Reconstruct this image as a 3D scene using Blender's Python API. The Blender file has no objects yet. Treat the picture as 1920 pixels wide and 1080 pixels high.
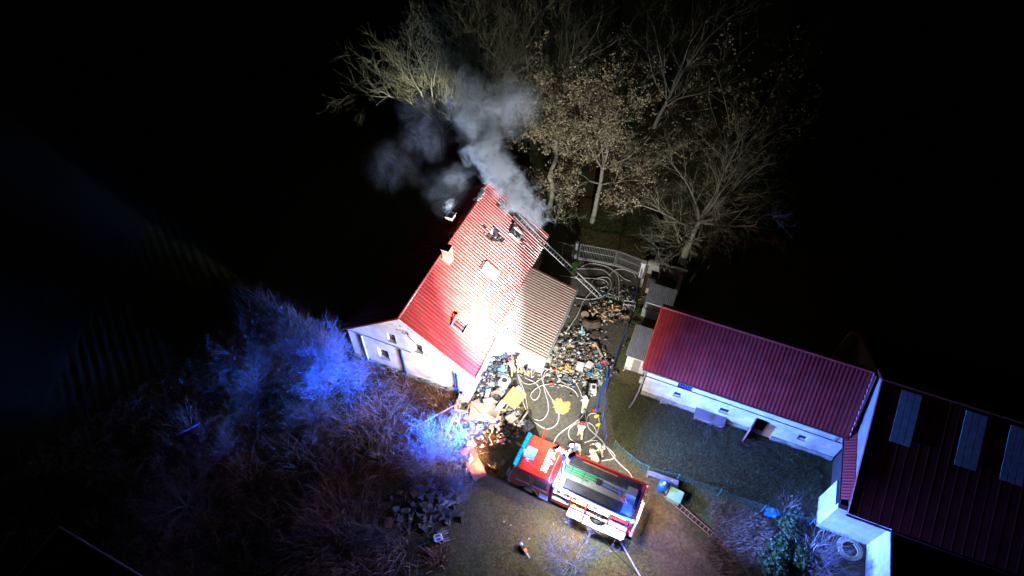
import bpy, bmesh, math, random
import numpy as np
from math import radians, sin, cos, pi
from mathutils import Vector, Matrix, noise
from mathutils.geometry import tessellate_polygon
random.seed(7); rng = np.random.default_rng(7)
sc = bpy.context.scene; C = bpy.context.collection

# ---------------------------------------------------------------- camera
CAMH, PITCH, ROLL, FPX = 39.0, radians(49.95), radians(.9), 1130.0
_f = Vector((0, cos(PITCH), -sin(PITCH))); _r = Vector((1, 0, 0)); _u = _r.cross(_f)
CR = cos(ROLL)*_r + sin(ROLL)*_u; CU = -sin(ROLL)*_r + cos(ROLL)*_u
cam = bpy.data.cameras.new('camera'); co = bpy.data.objects.new('camera', cam); C.objects.link(co)
cam.sensor_width = 36; cam.lens = FPX/1920*36; cam.clip_end = 1500; cam.clip_start = .5
m3 = Matrix((CR, CU, -_f)).transposed()
co.matrix_world = Matrix.Translation((0, 0, CAMH)) @ m3.to_4x4()
sc.camera = co
# ---------------------------------------------------------------- night sky
w = bpy.data.worlds.new('World'); sc.world = w; w.use_nodes = True
nt = w.node_tree; nt.nodes.clear()
sky = nt.nodes.new('ShaderNodeTexSky'); sky.sky_type = 'NISHITA'; sky.sun_disc = False
sky.sun_elevation = radians(2); sky.sun_rotation = radians(200)
bg = nt.nodes.new('ShaderNodeBackground'); bg.inputs[1].default_value = .0035
ow = nt.nodes.new('ShaderNodeOutputWorld'); nt.links.new(sky.outputs[0], bg.inputs[0]); nt.links.new(bg.outputs[0], ow.inputs[0])
sc.view_settings.view_transform = 'Standard'; sc.view_settings.look = 'None'
sc.view_settings.exposure = 0; sc.view_settings.gamma = 1; sc.view_settings.use_curve_mapping = False
sc.render.engine = 'CYCLES'
cy = sc.cycles
cy.use_denoising = True; cy.denoiser = 'OPENIMAGEDENOISE'; cy.max_bounces = 5; cy.diffuse_bounces = 2; cy.glossy_bounces = 2
cy.transmission_bounces = 3; cy.volume_bounces = 1; cy.transparent_max_bounces = 12; cy.sample_clamp_indirect = 4
cy.volume_step_rate = 1.0; cy.volume_max_steps = 128
cy.caustics_reflective = False; cy.caustics_refractive = False
# lamp powers (watts); every lamp belongs to the fire engine
P_MAST, P_BAR, P_BEAC, P_BEACR, P_STRIP = 7000, 5800, 1500, 3900, 800

# ---------------------------------------------------------------- helpers
def at(px, py, z=0.0):
    """point of the photograph (1920x1080) -> point at height z"""
    d = _f + CR*((px-960)/FPX) + CU*((540-py)/FPX)
    t = (z-CAMH)/d.z
    return Vector((0, 0, CAMH)) + d*t

MATS = {}
def mat(name, col, rough=.8, metal=0, col2=None, scale=3.0, bump=0.0, bscale=None, emit=0, ecol=None, detail=6, spec=.5, contrast=(.35, .65), trans=0, vcol=False, stretch=None, dirt=None, coat=0):
    if name in MATS: return MATS[name]
    m = bpy.data.materials.new(name); m.use_nodes = True; n = m.node_tree.nodes; l = m.node_tree.links
    b = n['Principled BSDF']; b.inputs['Base Color'].default_value = (*col, 1); b.inputs['Roughness'].default_value = rough
    b.inputs['Metallic'].default_value = metal; b.inputs['Specular IOR Level'].default_value = spec
    if coat: b.inputs['Coat Weight'].default_value = coat; b.inputs['Coat Roughness'].default_value = .08
    if trans: b.inputs['Transmission Weight'].default_value = trans
    tc = n.new('ShaderNodeTexCoord'); src = tc.outputs['Object']
    if stretch:
        mp = n.new('ShaderNodeMapping'); mp.inputs['Scale'].default_value = stretch; l.new(src, mp.inputs[0]); src = mp.outputs[0]
    out = None
    if vcol:
        a = n.new('ShaderNodeAttribute'); a.attribute_name = 'Col'; out = a.outputs['Color']
    if col2 is not None or vcol:
        t = n.new('ShaderNodeTexNoise'); t.inputs['Scale'].default_value = scale; t.inputs['Detail'].default_value = detail; l.new(src, t.inputs['Vector'])
        r = n.new('ShaderNodeValToRGB'); r.color_ramp.elements[0].position = contrast[0]; r.color_ramp.elements[1].position = contrast[1]
        l.new(t.outputs[0], r.inputs[0])
        if vcol:
            r.color_ramp.elements[0].color = (.68, .68, .68, 1); r.color_ramp.elements[1].color = (1.2, 1.2, 1.2, 1)
            x = n.new('ShaderNodeMix'); x.data_type = 'RGBA'; x.blend_type = 'MULTIPLY'; x.inputs[0].default_value = 1 if col2 is not None else .0
            l.new(out, x.inputs[6]); l.new(r.outputs[0], x.inputs[7]); out = x.outputs[2]
        else:
            r.color_ramp.elements[0].color = (*col, 1); r.color_ramp.elements[1].color = (*col2, 1); out = r.outputs[0]
        rr = n.new('ShaderNodeMapRange'); rr.inputs[3].default_value = max(rough-.12, .03); rr.inputs[4].default_value = min(rough+.12, 1)
        l.new(t.outputs[0], rr.inputs[0]); l.new(rr.outputs[0], b.inputs['Roughness'])
    if dirt:
        dcol, amt, dsc = dirt
        t3 = n.new('ShaderNodeTexNoise'); t3.inputs['Scale'].default_value = dsc; t3.inputs['Detail'].default_value = 8; t3.inputs['Roughness'].default_value = .65
        l.new(tc.outputs['Object'], t3.inputs['Vector'])
        r3 = n.new('ShaderNodeValToRGB'); r3.color_ramp.elements[0].position = .48; r3.color_ramp.elements[1].position = .72
        r3.color_ramp.elements[0].color = (0, 0, 0, 1); r3.color_ramp.elements[1].color = (amt, amt, amt, 1); l.new(t3.outputs[0], r3.inputs[0])
        x3 = n.new('ShaderNodeMix'); x3.data_type = 'RGBA'; l.new(r3.outputs[0], x3.inputs[0])
        if out: l.new(out, x3.inputs[6])
        else: x3.inputs[6].default_value = (*col, 1)
        x3.inputs[7].default_value = (*dcol, 1); out = x3.outputs[2]
    if out: l.new(out, b.inputs['Base Color'])
    if bump:
        t2 = n.new('ShaderNodeTexNoise'); t2.inputs['Scale'].default_value = bscale or scale*4; t2.inputs['Detail'].default_value = 5; l.new(src, t2.inputs['Vector'])
        bp = n.new('ShaderNodeBump'); bp.inputs['Strength'].default_value = bump; bp.inputs['Distance'].default_value = .03
        l.new(t2.outputs[0], bp.inputs['Height']); l.new(bp.outputs[0], b.inputs['Normal'])
    if emit:
        b.inputs['Emission Color'].default_value = (*(ecol or col), 1); b.inputs['Emission Strength'].default_value = emit
    MATS[name] = m; return m

class MB:
    """collects shapes, builds them as one mesh object"""
    def __init__(s): s.v = []; s.f = []
    def add(s, vs, fs):
        k = len(s.v); s.v += [tuple(x) for x in vs]; s.f += [tuple(i+k for i in f) for f in fs]; return s
    def box(s, c, d, rz=0, ry=0, rx=0, jit=0):
        R = Matrix.Rotation(rz, 3, 'Z') @ Matrix.Rotation(ry, 3, 'Y') @ Matrix.Rotation(rx, 3, 'X'); c = Vector(c)
        vs = [c + R @ Vector(((x-.5)*d[0]+random.uniform(-jit, jit), (y-.5)*d[1]+random.uniform(-jit, jit), (z-.5)*d[2])) for x in (0, 1) for y in (0, 1) for z in (0, 1)]
        return s.add(vs, [(0, 1, 3, 2), (4, 6, 7, 5), (0, 4, 5, 1), (2, 3, 7, 6), (0, 2, 6, 4), (1, 5, 7, 3)])
    def b2(s, lo, hi): return s.box([(a+b)/2 for a, b in zip(lo, hi)], [b-a for a, b in zip(lo, hi)])
    def tube(s, pts, r, n=6, cap=True):
        pts = [Vector(p) for p in pts]; rs = r if isinstance(r, (list, tuple)) else [r]*len(pts); vs = []; fs = []
        up = Vector((0, 0, 1))
        for i, p in enumerate(pts):
            t = (pts[min(i+1, len(pts)-1)]-pts[max(i-1, 0)])
            t = t.normalized() if t.length > 1e-6 else Vector((0, 0, 1))
            a = t.cross(up)
            if a.length < .05: a = t.cross(Vector((1, 0, 0)))
            a.normalize(); b = t.cross(a)
            for k in range(n): vs.append(p + (a*cos(2*pi*k/n)+b*sin(2*pi*k/n))*rs[i])
        for i in range(len(pts)-1):
            for k in range(n): fs.append((i*n+k, i*n+(k+1) % n, (i+1)*n+(k+1) % n, (i+1)*n+k))
        if cap: fs.append(tuple(range(n))); fs.append(tuple(reversed(range((len(pts)-1)*n, len(pts)*n))))
        return s.add(vs, fs)
    def lathe(s, c, prof, n=16, axis='z', cap=True):
        c = Vector(c); vs = []; fs = []
        for r, h in prof:
            for k in range(n):
                x, y = r*cos(2*pi*k/n), r*sin(2*pi*k/n)
                vs.append(c + (Vector((x, y, h)) if axis == 'z' else Vector((x, h, y)) if axis == 'y' else Vector((h, x, y))))
        for i in range(len(prof)-1):
            for k in range(n): fs.append((i*n+k, i*n+(k+1) % n, (i+1)*n+(k+1) % n, (i+1)*n+k))
        if cap: fs.append(tuple(range(n))); fs.append(tuple(reversed(range((len(prof)-1)*n, len(prof)*n))))
        return s.add(vs, fs)
    def plate(s, outer, holes, fn0, fn1):
        """polygon with holes, extruded from fn0(p) to fn1(p)"""
        loops = [outer]+holes
        tris = tessellate_polygon([[Vector((x, y, 0)) for x, y in L] for L in loops])
        flat = [p for L in loops for p in L]; n = len(flat)
        vs = [fn0(p) for p in flat]+[fn1(p) for p in flat]
        fs = [tuple(t) for t in tris]+[tuple(i+n for i in reversed(t)) for t in tris]
        k = 0
        for L in loops:
            m = len(L)
            for i in range(m): a, b = k+i, k+(i+1) % m; fs.append((a, b, b+n, a+n))
            k += m
        return s.add(vs, fs)
    def build(s, name, material, parent=None, smooth=False, bevel=0, loc=None, rz=0):
        me = bpy.data.meshes.new(name); me.from_pydata(s.v, [], s.f)
        bm = bmesh.new(); bm.from_mesh(me); bmesh.ops.recalc_face_normals(bm, faces=bm.faces); bm.to_mesh(me); bm.free()
        if smooth: me.shade_smooth()
        me.materials.append(material)
        o = bpy.data.objects.new(name, me); C.objects.link(o)
        if parent: o.parent = parent
        if loc is not None: o.location = loc
        o.rotation_euler.z = rz
        if bevel:
            b = o.modifiers.new('bevel', 'BEVEL'); b.width = bevel; b.segments = 2; b.limit_method = 'ANGLE'
        return o

def tag(o, label, cat, group=None, kind=None):
    if label: o['label'] = label
    if cat: o['category'] = cat
    if group: o['group'] = group
    if kind: o['kind'] = kind
    elif cat: o['kind'] = 'thing'
    return o
def struct(o): o['kind'] = 'structure'; return o
def empty(name, loc, rz=0, label=None, cat=None, group=None, parent=None):
    o = bpy.data.objects.new(name, None); C.objects.link(o); o.location = loc; o.rotation_euler.z = rz; o.empty_display_size = .2
    if parent: o.parent = parent
    return tag(o, label, cat, group)
def npmesh(name, V, F, material, parent=None, cols=None, smooth=False):
    """V (n,3) float, F (m,k) int -> mesh object"""
    me = bpy.data.meshes.new(name); V = np.asarray(V, np.float32); F = np.asarray(F, np.int32); k = F.shape[1]
    me.vertices.add(len(V)); me.vertices.foreach_set('co', V.ravel()); me.loops.add(F.size); me.loops.foreach_set('vertex_index', F.ravel())
    me.polygons.add(len(F)); me.polygons.foreach_set('loop_start', np.arange(0, F.size, k, dtype=np.int32)); me.polygons.foreach_set('loop_total', np.full(len(F), k, np.int32))
    if smooth: me.polygons.foreach_set('use_smooth', np.ones(len(F), bool))
    me.update(calc_edges=True)
    if cols is not None:
        a = me.color_attributes.new('Col', 'FLOAT_COLOR', 'POINT'); a.data.foreach_set('color', np.concatenate([cols, np.ones((len(cols), 1))], 1).astype(np.float32).ravel())
    me.materials.append(material); o = bpy.data.objects.new(name, me); C.objects.link(o)
    if parent: o.parent = parent
    return o
def copy_tree(o, parent=None):
    c = o.copy(); C.objects.link(c); c.parent = parent
    for ch in list(o.children): copy_tree(ch, c)
    return c
def light(name, kind, loc, power, col, parent=None, size=.1, size_y=None, aim=None, spot=None, spread=None):
    L = bpy.data.lights.new(name, kind); L.energy = power; L.color = col
    if kind == 'AREA':
        L.size = size
        if size_y: L.shape = 'RECTANGLE'; L.size_y = size_y
        if spread: L.spread = spread
    else: L.shadow_soft_size = size
    if kind == 'SPOT': L.spot_size = spot; L.spot_blend = .6
    o = bpy.data.objects.new(name, L); C.objects.link(o); o.location = loc; o['kind'] = 'helper'
    if aim is not None: o.rotation_euler = (Vector(aim)-Vector(loc)).to_track_quat('-Z', 'Y').to_euler()
    if parent: o.parent = parent
    return o
def spline(pts, n=6, z=None):
    P = [Vector(p) for p in pts]; out = []
    for i in range(len(P)-1):
        p0, p1, p2, p3 = P[max(i-1, 0)], P[i], P[i+1], P[min(i+2, len(P)-1)]
        for k in range(n):
            t = k/n; out.append(.5*((2*p1)+(p2-p0)*t+(2*p0-5*p1+4*p2-p3)*t*t+(3*p1-p0-3*p2+p3)*t**3))
    return out+[P[-1]]

# ---------------------------------------------------------------- materials
M = dict(
 plaster=mat('white_plaster', (.62, .61, .58), .85, col2=(.78, .77, .74), scale=1.5, bump=.25, bscale=30, dirt=((.3, .27, .22), .55, .9)),
 plaster_barn=mat('barn_plaster', (.5, .49, .47), .9, col2=(.72, .71, .68), scale=.9, bump=.35, bscale=18, dirt=((.25, .22, .18), .8, .7)),
 plinth=mat('concrete_plinth', (.28, .26, .22), .95, col2=(.42, .4, .34), scale=4, bump=.6, dirt=((.12, .14, .06), .9, 1.3)),
 redroof=mat('red_painted_steel', (.33, .03, .024), .36, col2=(.45, .05, .037), scale=1.2, stretch=(3.2, .5, 1), dirt=((.17, .06, .045), .6, 1.6), coat=.2),
 porchroof=mat('pale_red_steel', (.36, .24, .2), .4, col2=(.42, .36, .32), scale=3, dirt=((.26, .2, .14), .7, 3), coat=.1),  # paler and greyer red than the main roof
 barnroof=mat('dark_red_steel', (.23, .016, .016), .5, col2=(.3, .024, .024), scale=1.2, dirt=((.14, .03, .03), .6, 1)),
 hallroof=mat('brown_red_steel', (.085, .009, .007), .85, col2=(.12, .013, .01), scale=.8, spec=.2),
 soot=mat('charred_wood', (.012, .011, .01), .95, col2=(.035, .03, .028), scale=8, bump=.6),
 membrane=mat('white_roof_membrane', (.7, .72, .74), .6, col2=(.4, .42, .44), scale=6, bump=.4),
 gutter=mat('dark_gutter', (.03, .022, .02), .4, col2=(.05, .04, .035), scale=5),
 brick=mat('chimney_brick', (.26, .11, .05), .9, col2=(.42, .2, .1), scale=14, bump=.5),
 glass=mat('dark_glass', (.01, .012, .015), .08, spec=.8),
 frame=mat('white_frame', (.7, .7, .68), .5, col2=(.55, .55, .53), scale=6),
 greyframe=mat('grey_frame', (.14, .15, .15), .4, metal=.3),
 blind_glare=mat('white_blind_glare', (.75, .75, .72), .5),
 engine=mat('fire_red_paint', (.62, .03, .015), .22, coat=.8, col2=(.55, .025, .012), scale=1.5),
 engine2=mat('white_vehicle_paint', (.6, .6, .6), .3, coat=.5),
 alu=mat('bare_aluminium', (.55, .56, .56), .35, metal=.75, col2=(.7, .7, .7), scale=9, bump=.15),
 aluwhite=mat('light_locker_metal', (.75, .76, .76), .4, metal=.2, col2=(.6, .6, .6), scale=5),
 black=mat('black_plastic', (.012, .012, .013), .5, col2=(.02, .02, .02), scale=5),
 darkgrey=mat('dark_grey_lid', (.028, .03, .03), .42, col2=(.05, .052, .05), scale=3),
 rubber=mat('tyre_rubber', (.015, .015, .015), .9, bump=.3),
 chrome=mat('polished_metal', (.7, .7, .72), .15, metal=1),
 green=mat('green_hose', (.02, .3, .1), .5), blue=mat('blue_paint', (.03, .08, .4), .4, col2=(.04, .1, .5), scale=4),
 bluebarrel=mat('blue_barrel_plastic', (.01, .1, .5), .35), greenbin=mat('pale_green_plastic', (.2, .38, .2), .6, col2=(.26, .44, .26)),
 bluelens=mat('blue_beacon_lens', (.0, .05, .8), .2, emit=60, ecol=(.02, .22, 1)),
 barlens=mat('blue_bar_lens', (.0, .05, .8), .2, emit=5, ecol=(.0, .13, 1)),
 redlens=mat('red_lamp_lens', (.8, .01, .02), .2, emit=25, ecol=(1, .03, .06)),
 striplens=mat('white_strip_lens', (.9, .9, .85), .3, emit=14, ecol=(1, .93, .8)),
 lamplens=mat('flood_lens', (.9, .9, .9), .2, emit=60, ecol=(.95, .97, 1)),
 baylens=mat('locker_lamp_lens', (.9, .9, .9), .2, emit=9, ecol=(1, .97, .92)),
 hose=mat('white_canvas_hose', (.42, .4, .37), .8, col2=(.55, .53, .5), scale=20, dirt=((.3, .27, .22), .5, 3)),
 suit=mat('sand_turnout_cloth', (.36, .29, .16), .85, col2=(.46, .38, .23), scale=7, bump=.5),
 suitdark=mat('navy_turnout_cloth', (.05, .05, .09), .85, col2=(.1, .09, .14), scale=7, bump=.5),
 suitbrown=mat('brown_turnout_cloth', (.2, .16, .1), .85, col2=(.28, .22, .14), scale=7, bump=.5),
 reflect=mat('reflective_band', (.75, .75, .7), .3, metal=.3), skin=mat('skin', (.5, .3, .22), .6),
 helmred=mat('red_helmet', (.65, .01, .03), .2, coat=.6), helmwhite=mat('pale_helmet', (.75, .74, .66), .25, coat=.5),
 cyl=mat('pale_air_cylinder', (.5, .52, .45), .35), boots=mat('black_boots', (.015, .014, .013), .6),
 wood=mat('raw_timber', (.34, .2, .1), .8, col2=(.5, .33, .18), scale=4, stretch=(1, 8, 8), bump=.3),
 woodgrey=mat('grey_timber', (.22, .19, .16), .9, col2=(.34, .3, .26), scale=4, stretch=(1, 8, 8), bump=.3),
 woodpale=mat('pale_board', (.4, .29, .21), .8, col2=(.5, .38, .29), scale=5, bump=.2, dirt=((.3, .2, .15), .5, 2)),
 woodred=mat('red_brown_timber', (.3, .1, .06), .75, col2=(.4, .15, .09), scale=4, bump=.2),
 cutwood=mat('fresh_cut_wood', (.62, .36, .14), .75, col2=(.72, .46, .22), scale=9, bump=.3),
 bark=mat('dark_bark', (.06, .04, .03), .95, col2=(.1, .075, .055), scale=12, bump=.8),
 treebark=mat('grey_green_bark', (.24, .24, .17), .95, col2=(.38, .36, .29), scale=5, bump=.8, stretch=(1, 1, .4)),
 twig=mat('grey_twigs', (.26, .265, .15), .9, col2=(.38, .38, .24), scale=2),
 scrubtwig=mat('dark_scrub_twigs', (.13, .1, .085), .9, col2=(.2, .155, .13), scale=2),
 bluelit_twig=mat('blue_lit_twigs', (.15, .17, .27), .9, col2=(.25, .27, .37), scale=2),  # blue lamp light painted into the bark colour of the bushes
 leaf=mat('dry_brown_leaves', (.24, .195, .1), .8, col2=(.5, .43, .26), scale=1.1),
 foam=mat('yellow_foam', (.45, .28, .08), .85, col2=(.55, .37, .14), scale=9, bump=.6),
 whitefab=mat('crumpled_white_plastic', (.46, .45, .44), .5, col2=(.26, .26, .27), scale=9, bump=.9),
 bluebag=mat('blue_plastic_bag', (.02, .22, .55), .35, col2=(.05, .4, .7), scale=5, bump=.8),
 cyanbag=mat('cyan_plastic_sheet', (.1, .55, .75), .35, col2=(.5, .75, .8), scale=3, bump=.8),
 blackbag=mat('black_plastic_sack', (.02, .02, .025), .35, col2=(.05, .05, .06), scale=6, bump=.9),
 greycloth=mat('grey_cloth', (.1, .1, .12), .9, col2=(.2, .2, .22), scale=6, bump=.8),
 yellow=mat('yellow_plastic', (.8, .65, .02), .4), red=mat('red_plastic', (.7, .02, .02), .4), orange=mat('orange_plastic', (.8, .22, .02), .45),
 lime=mat('lime_plastic', (.5, .75, .1), .4), pinkred=mat('pink_paint', (.5, .1, .12), .6),
 slab=mat('broken_felt_slab', (.07, .06, .05), .9, col2=(.15, .13, .1), scale=5, bump=.5),
 fencemetal=mat('galvanised_steel', (.3, .31, .32), .5, metal=.5), netgreen=mat('green_net', (.02, .13, .11), .8), netblue=mat('blue_coated_steel', (.05, .09, .35), .5),
 concrete=mat('old_concrete', (.3, .29, .27), .95, col2=(.42, .41, .38), scale=3, bump=.5, dirt=((.14, .14, .08), .8, 2)),
 corr=mat('zinc_corrugated', (.3, .32, .36), .4, metal=.4, col2=(.42, .44, .48), scale=2),
 poly=mat('clear_corrugated_sheet', (.24, .25, .25), .65, col2=(.34, .35, .35), scale=3),
 ivy=mat('ivy_leaves', (.03, .07, .015), .6, col2=(.07, .13, .03), scale=3),
 black_cable=mat('black_cable', (.01, .01, .01), .6),
)
grassmat = mat('grass_blades', (.1, .1, .05), .9, vcol=True, spec=.2)
groundmat = mat('soil_and_turf', (.1, .1, .05), .95, col2=(1, 1, 1), vcol=True, scale=5.5, bump=.9, bscale=22, spec=.25, detail=10)

# ---------------------------------------------------------------- ground
def poly_sd(X, Y, poly):
    """signed distance, negative inside"""
    d = np.full(X.shape, 1e9); ins = np.zeros(X.shape, bool); n = len(poly)
    for i in range(n):
        x0, y0 = poly[i]; x1, y1 = poly[(i+1) % n]; ex, ey = x1-x0, y1-y0
        t = np.clip(((X-x0)*ex+(Y-y0)*ey)/(ex*ex+ey*ey), 0, 1); d = np.minimum(d, np.hypot(X-x0-t*ex, Y-y0-t*ey))
        c = ((y0 > Y) != (y1 > Y)) & (X < (x1-x0)*(Y-y0)/((y1-y0) or 1e-9)+x0); ins ^= c
    return np.where(ins, -d, d)
_tab = rng.random((256, 256))
def vnoise(X, Y, s, o=3):
    out = 0; a = 1; tot = 0
    for k in range(o):
        x = X*s*2**k+17.3*k+400; y = Y*s*2**k+9.1*k+400; xi = np.floor(x).astype(int); yi = np.floor(y).astype(int); fx = x-xi; fy = y-yi
        fx = fx*fx*(3-2*fx); fy = fy*fy*(3-2*fy); g = lambda i, j: _tab[i % 256, j % 256]
        out = out+a*((g(xi, yi)*(1-fx)+g(xi+1, yi)*fx)*(1-fy)+(g(xi, yi+1)*(1-fx)+g(xi+1, yi+1)*fx)*fy); tot += a; a *= .55
    return out/tot
def P2(L): return [tuple(at(*p)[:2]) for p in L]
YARD = P2([(955, 650), (1020, 640), (1050, 560), (1062, 470), (1195, 512), (1168, 640), (1128, 760), (1150, 850), (1180, 880), (1160, 900), (1060, 850), (1000, 815), (992, 760), (955, 710)])
TRACK = P2([(1130, 850), (1215, 900), (1290, 975), (1345, 1040), (1420, 1120), (1260, 1150), (1200, 1000), (1150, 900)])
TILL = P2([(1330, 940), (1400, 950), (1450, 985), (1430, 1050), (1360, 1090), (1310, 1030), (1335, 990)])
GARDEN = P2([(1130, 700), (1205, 740), (1560, 860), (1530, 985), (1350, 925), (1210, 885), (1155, 835)])
WEEDS = P2([(640, 640), (870, 750), (900, 860), (780, 1080), (0, 1300), (0, 900), (420, 620), (520, 560)])
DEAD = P2([(680, 660), (860, 740), (850, 800), (740, 800), (690, 760)])
SANDY = P2([(1210, 930), (1240, 940), (1320, 1040), (1280, 1060)])
def ground_cols(X, Y):
    n1 = vnoise(X, Y, .35); n2 = vnoise(X+50, Y+20, 1.3); n3 = vnoise(X-30, Y+70, 4)
    sm = lambda d, w: 1/(1+np.exp(np.clip(d/w, -30, 30)))
    base = np.stack([.085+.06*n2, .075+.04*n1, .028+.014*n2], -1)
    gr = np.stack([.06+.02*n3, .085+.03*n3, .025+.01*n3], -1)
    k = np.clip((n1-.52)*5, 0, 1)[..., None]; c = base*(1-k)+gr*k
    wob = (n2-.5)*1.6+(n1-.5)*1.5
    for poly, col, wd in ((WEEDS, (.16, .085, .045), 1.2), (DEAD, (.22, .1, .05), .6), (GARDEN, (.07, .074, .038), .6), (TRACK, (.11, .07, .045), .35), (TILL, (.16, .11, .07), .4), (YARD, (.095, .085, .068), .3), (SANDY, (.2, .14, .08), .3)):
        m = sm(poly_sd(X, Y, poly)+wob*.6, wd)[..., None]
        cc = np.array(col)*(.7+.6*n3[..., None])
        c = c*(1-m)+cc*m
    return c
def ground_z(X, Y):
    z = (vnoise(X, Y, .5)-.5)*.10+(vnoise(X, Y, 2.2)-.5)*.05
    hard = np.minimum(poly_sd(X, Y, YARD), poly_sd(X, Y, TRACK)); z = z*np.clip(.25+hard*.8, .25, 1)
    till = np.clip(-poly_sd(X, Y, TILL)*1.5+.5, 0, 1)
    z = z+till*(np.abs(vnoise(X*.8+Y*.6, (Y*.8-X*.6)*1.9, 1.6, 4)-.5)*.5)
    a_ = at(1215, 915); b_ = at(1330, 1075); tx, ty = (b_.x-a_.x), (b_.y-a_.y); tl = math.hypot(tx, ty); dist = ((X-a_.x)*ty-(Y-a_.y)*tx)/tl; on = np.clip(((X-a_.x)*tx+(Y-a_.y)*ty)/tl, 0, 1)
    z = z-.07*on*(np.exp(-((dist-.1)/.22)**2)+np.exp(-((dist+1.7)/.22)**2))
    fld = np.clip((-X-18)/3, 0, 1)*np.clip((Y-20)/4, 0, 1)
    z = z+fld*.05*np.sin((X*.83+Y*.55)*9)
    return z-.03
GX0, GX1, GY0, GY1, GS = -34, 34, 3, 64, .2
xs = np.arange(GX0, GX1+.01, GS); ys = np.arange(GY0, GY1+.01, GS); XX, YY = np.meshgrid(xs, ys)
ZZ = ground_z(XX, YY); edge = np.minimum(np.minimum(XX-GX0, GX1-XX), np.minimum(YY-GY0, GY1-YY)); ZZ = np.where(edge < 1, -.03+(ZZ+.03)*np.clip(edge, 0, 1), ZZ)
V = np.stack([XX, YY, ZZ], -1).reshape(-1, 3); CC = ground_cols(XX, YY).reshape(-1, 3)
ny, nx = XX.shape; idx = np.arange(ny*nx).reshape(ny, nx)
F = np.stack([idx[:-1, :-1], idx[:-1, 1:], idx[1:, 1:], idx[1:, :-1]], -1).reshape(-1, 4)
fx = (XX[:-1, :-1]+GS/2).ravel(); fy = (YY[:-1, :-1]+GS/2).ravel()
wob = (vnoise(fx, fy, 1.3)-.5)*1.2
my = poly_sd(fx, fy, YARD)+wob < 0; mt = (poly_sd(fx, fy, TRACK)+wob < 0) & ~my
def sub(name, mask, extra=None):
    f = F[mask]; u, inv = np.unique(f, return_inverse=True); v = V[u]; c = CC[u]; f = inv.reshape(f.shape)
    if extra is not None: v = np.concatenate([v, extra[0]]); c = np.concatenate([c, extra[2]]); f = np.concatenate([f, extra[1]+len(u)])
    return struct(npmesh(name, v, f, groundmat, cols=c, smooth=True))
R = 700.
ev = np.array([(-R, -R, -.03), (R, -R, -.03), (R, R, -.03), (-R, R, -.03), (GX0, GY0, -.03), (GX1, GY0, -.03), (GX1, GY1, -.03), (GX0, GY1, -.03)])
ef = np.array([(0, 1, 5, 4), (1, 2, 6, 5), (2, 3, 7, 6), (3, 0, 4, 7)])
sub('ground', ~(my | mt), (ev, ef, np.tile([[.08, .075, .045]], (8, 1)))); sub('yard', my); sub('dirt_track', mt)
def gz(x, y): return float(ground_z(np.array([x]), np.array([y]))[0])

def blades(name, label, X, Y, h, wd, lean, colA, colB, cat='grass', curl=None):
    n = len(X); az = rng.random(n)*2*pi; ln = rng.random(n)*lean; Z = ground_z(X, Y)-.01
    if curl is not None: az = curl+rng.normal(0, .5, n)
    H = h*(.5+rng.random(n)); s = wd*(.6+.8*rng.random(n)); a2 = rng.random(n)*2*pi
    dx, dy = np.cos(a2)*s/2, np.sin(a2)*s/2; tx, ty = np.cos(az)*H*np.sin(ln), np.sin(az)*H*np.sin(ln); tz = H*np.cos(ln)
    Vv = np.stack([np.stack([X-dx, Y-dy, Z], -1), np.stack([X+dx, Y+dy, Z], -1), np.stack([X+tx, Y+ty, Z+tz], -1)], 1).reshape(-1, 3)
    k = rng.random((n, 1)); col = np.array(colA)*(1-k)+np.array(colB)*k; col = np.repeat(col, 3, 0)
    return tag(npmesh(name, Vv, np.arange(3*n).reshape(-1, 3), grassmat, cols=col), label, cat, kind='stuff')
def scatter(n, poly, avoid=(), box=None):
    pts = np.array(poly); x0, y0 = pts.min(0); x1, y1 = pts.max(0)
    X = rng.uniform(x0, x1, n*2); Y = rng.uniform(y0, y1, n*2); m = poly_sd(X, Y, poly) < 0
    for a, mrg in avoid: m &= poly_sd(X, Y, a) > mrg+(vnoise(X, Y, 1.5)-.5)*.8
    return X[m][:n], Y[m][:n]
# footprints that keep grass out
def rect(o, az, x0, x1, y0, y1):
    a = radians(az); c, s = cos(a), sin(a); return [(o[0]+x*c-y*s, o[1]+x*s+y*c) for x, y in ((x0, y0), (x1, y0), (x1, y1), (x0, y1))]
HO, HAZ = (-2.86, 22.10), 68.3
BO, BAZ = (9.62, 22.82), -21.7
TO, TAZ = (.16, 15.67), -24.5
AV = [(rect(HO, HAZ, -.1, 14.8, -.0, 9.8), 0), (rect(BO, BAZ, 0, 13.5, 0, 6), 0), (rect((19.62, 13.32), BAZ, 0, 14, 0, 14), 0)]
FRONT = P2([(560, 560), (680, 660), (880, 750), (1000, 800), (1160, 850), (1130, 700), (1200, 735), (1560, 865), (1535, 985), (1480, 1130), (900, 1150), (380, 1130), (380, 740)])
X, Y = scatter(170000, FRONT, AV+[(YARD, -.1), (TRACK, -.1)])
blades('grass', 'short olive and brown winter grass around the fire engine and in the garden', X, Y, .16, .018, 1.1, (.24, .2, .08), (.1, .095, .035))
X, Y = scatter(90000, WEEDS, AV); k = vnoise(X, Y, .6) > .42; X, Y = X[k], Y[k]
blades('weeds', 'tall dead weeds covering the ground left of the burnt house', X, Y, .5, .016, 1.1, (.42, .21, .12), (.12, .08, .05), cat='weeds')
X, Y = scatter(60000, GARDEN, AV)
blades('grass', 'grey green grass of the fenced garden below the barn wall', X, Y, .22, .018, 1.2, (.15, .15, .075), (.06, .068, .03))
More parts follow.
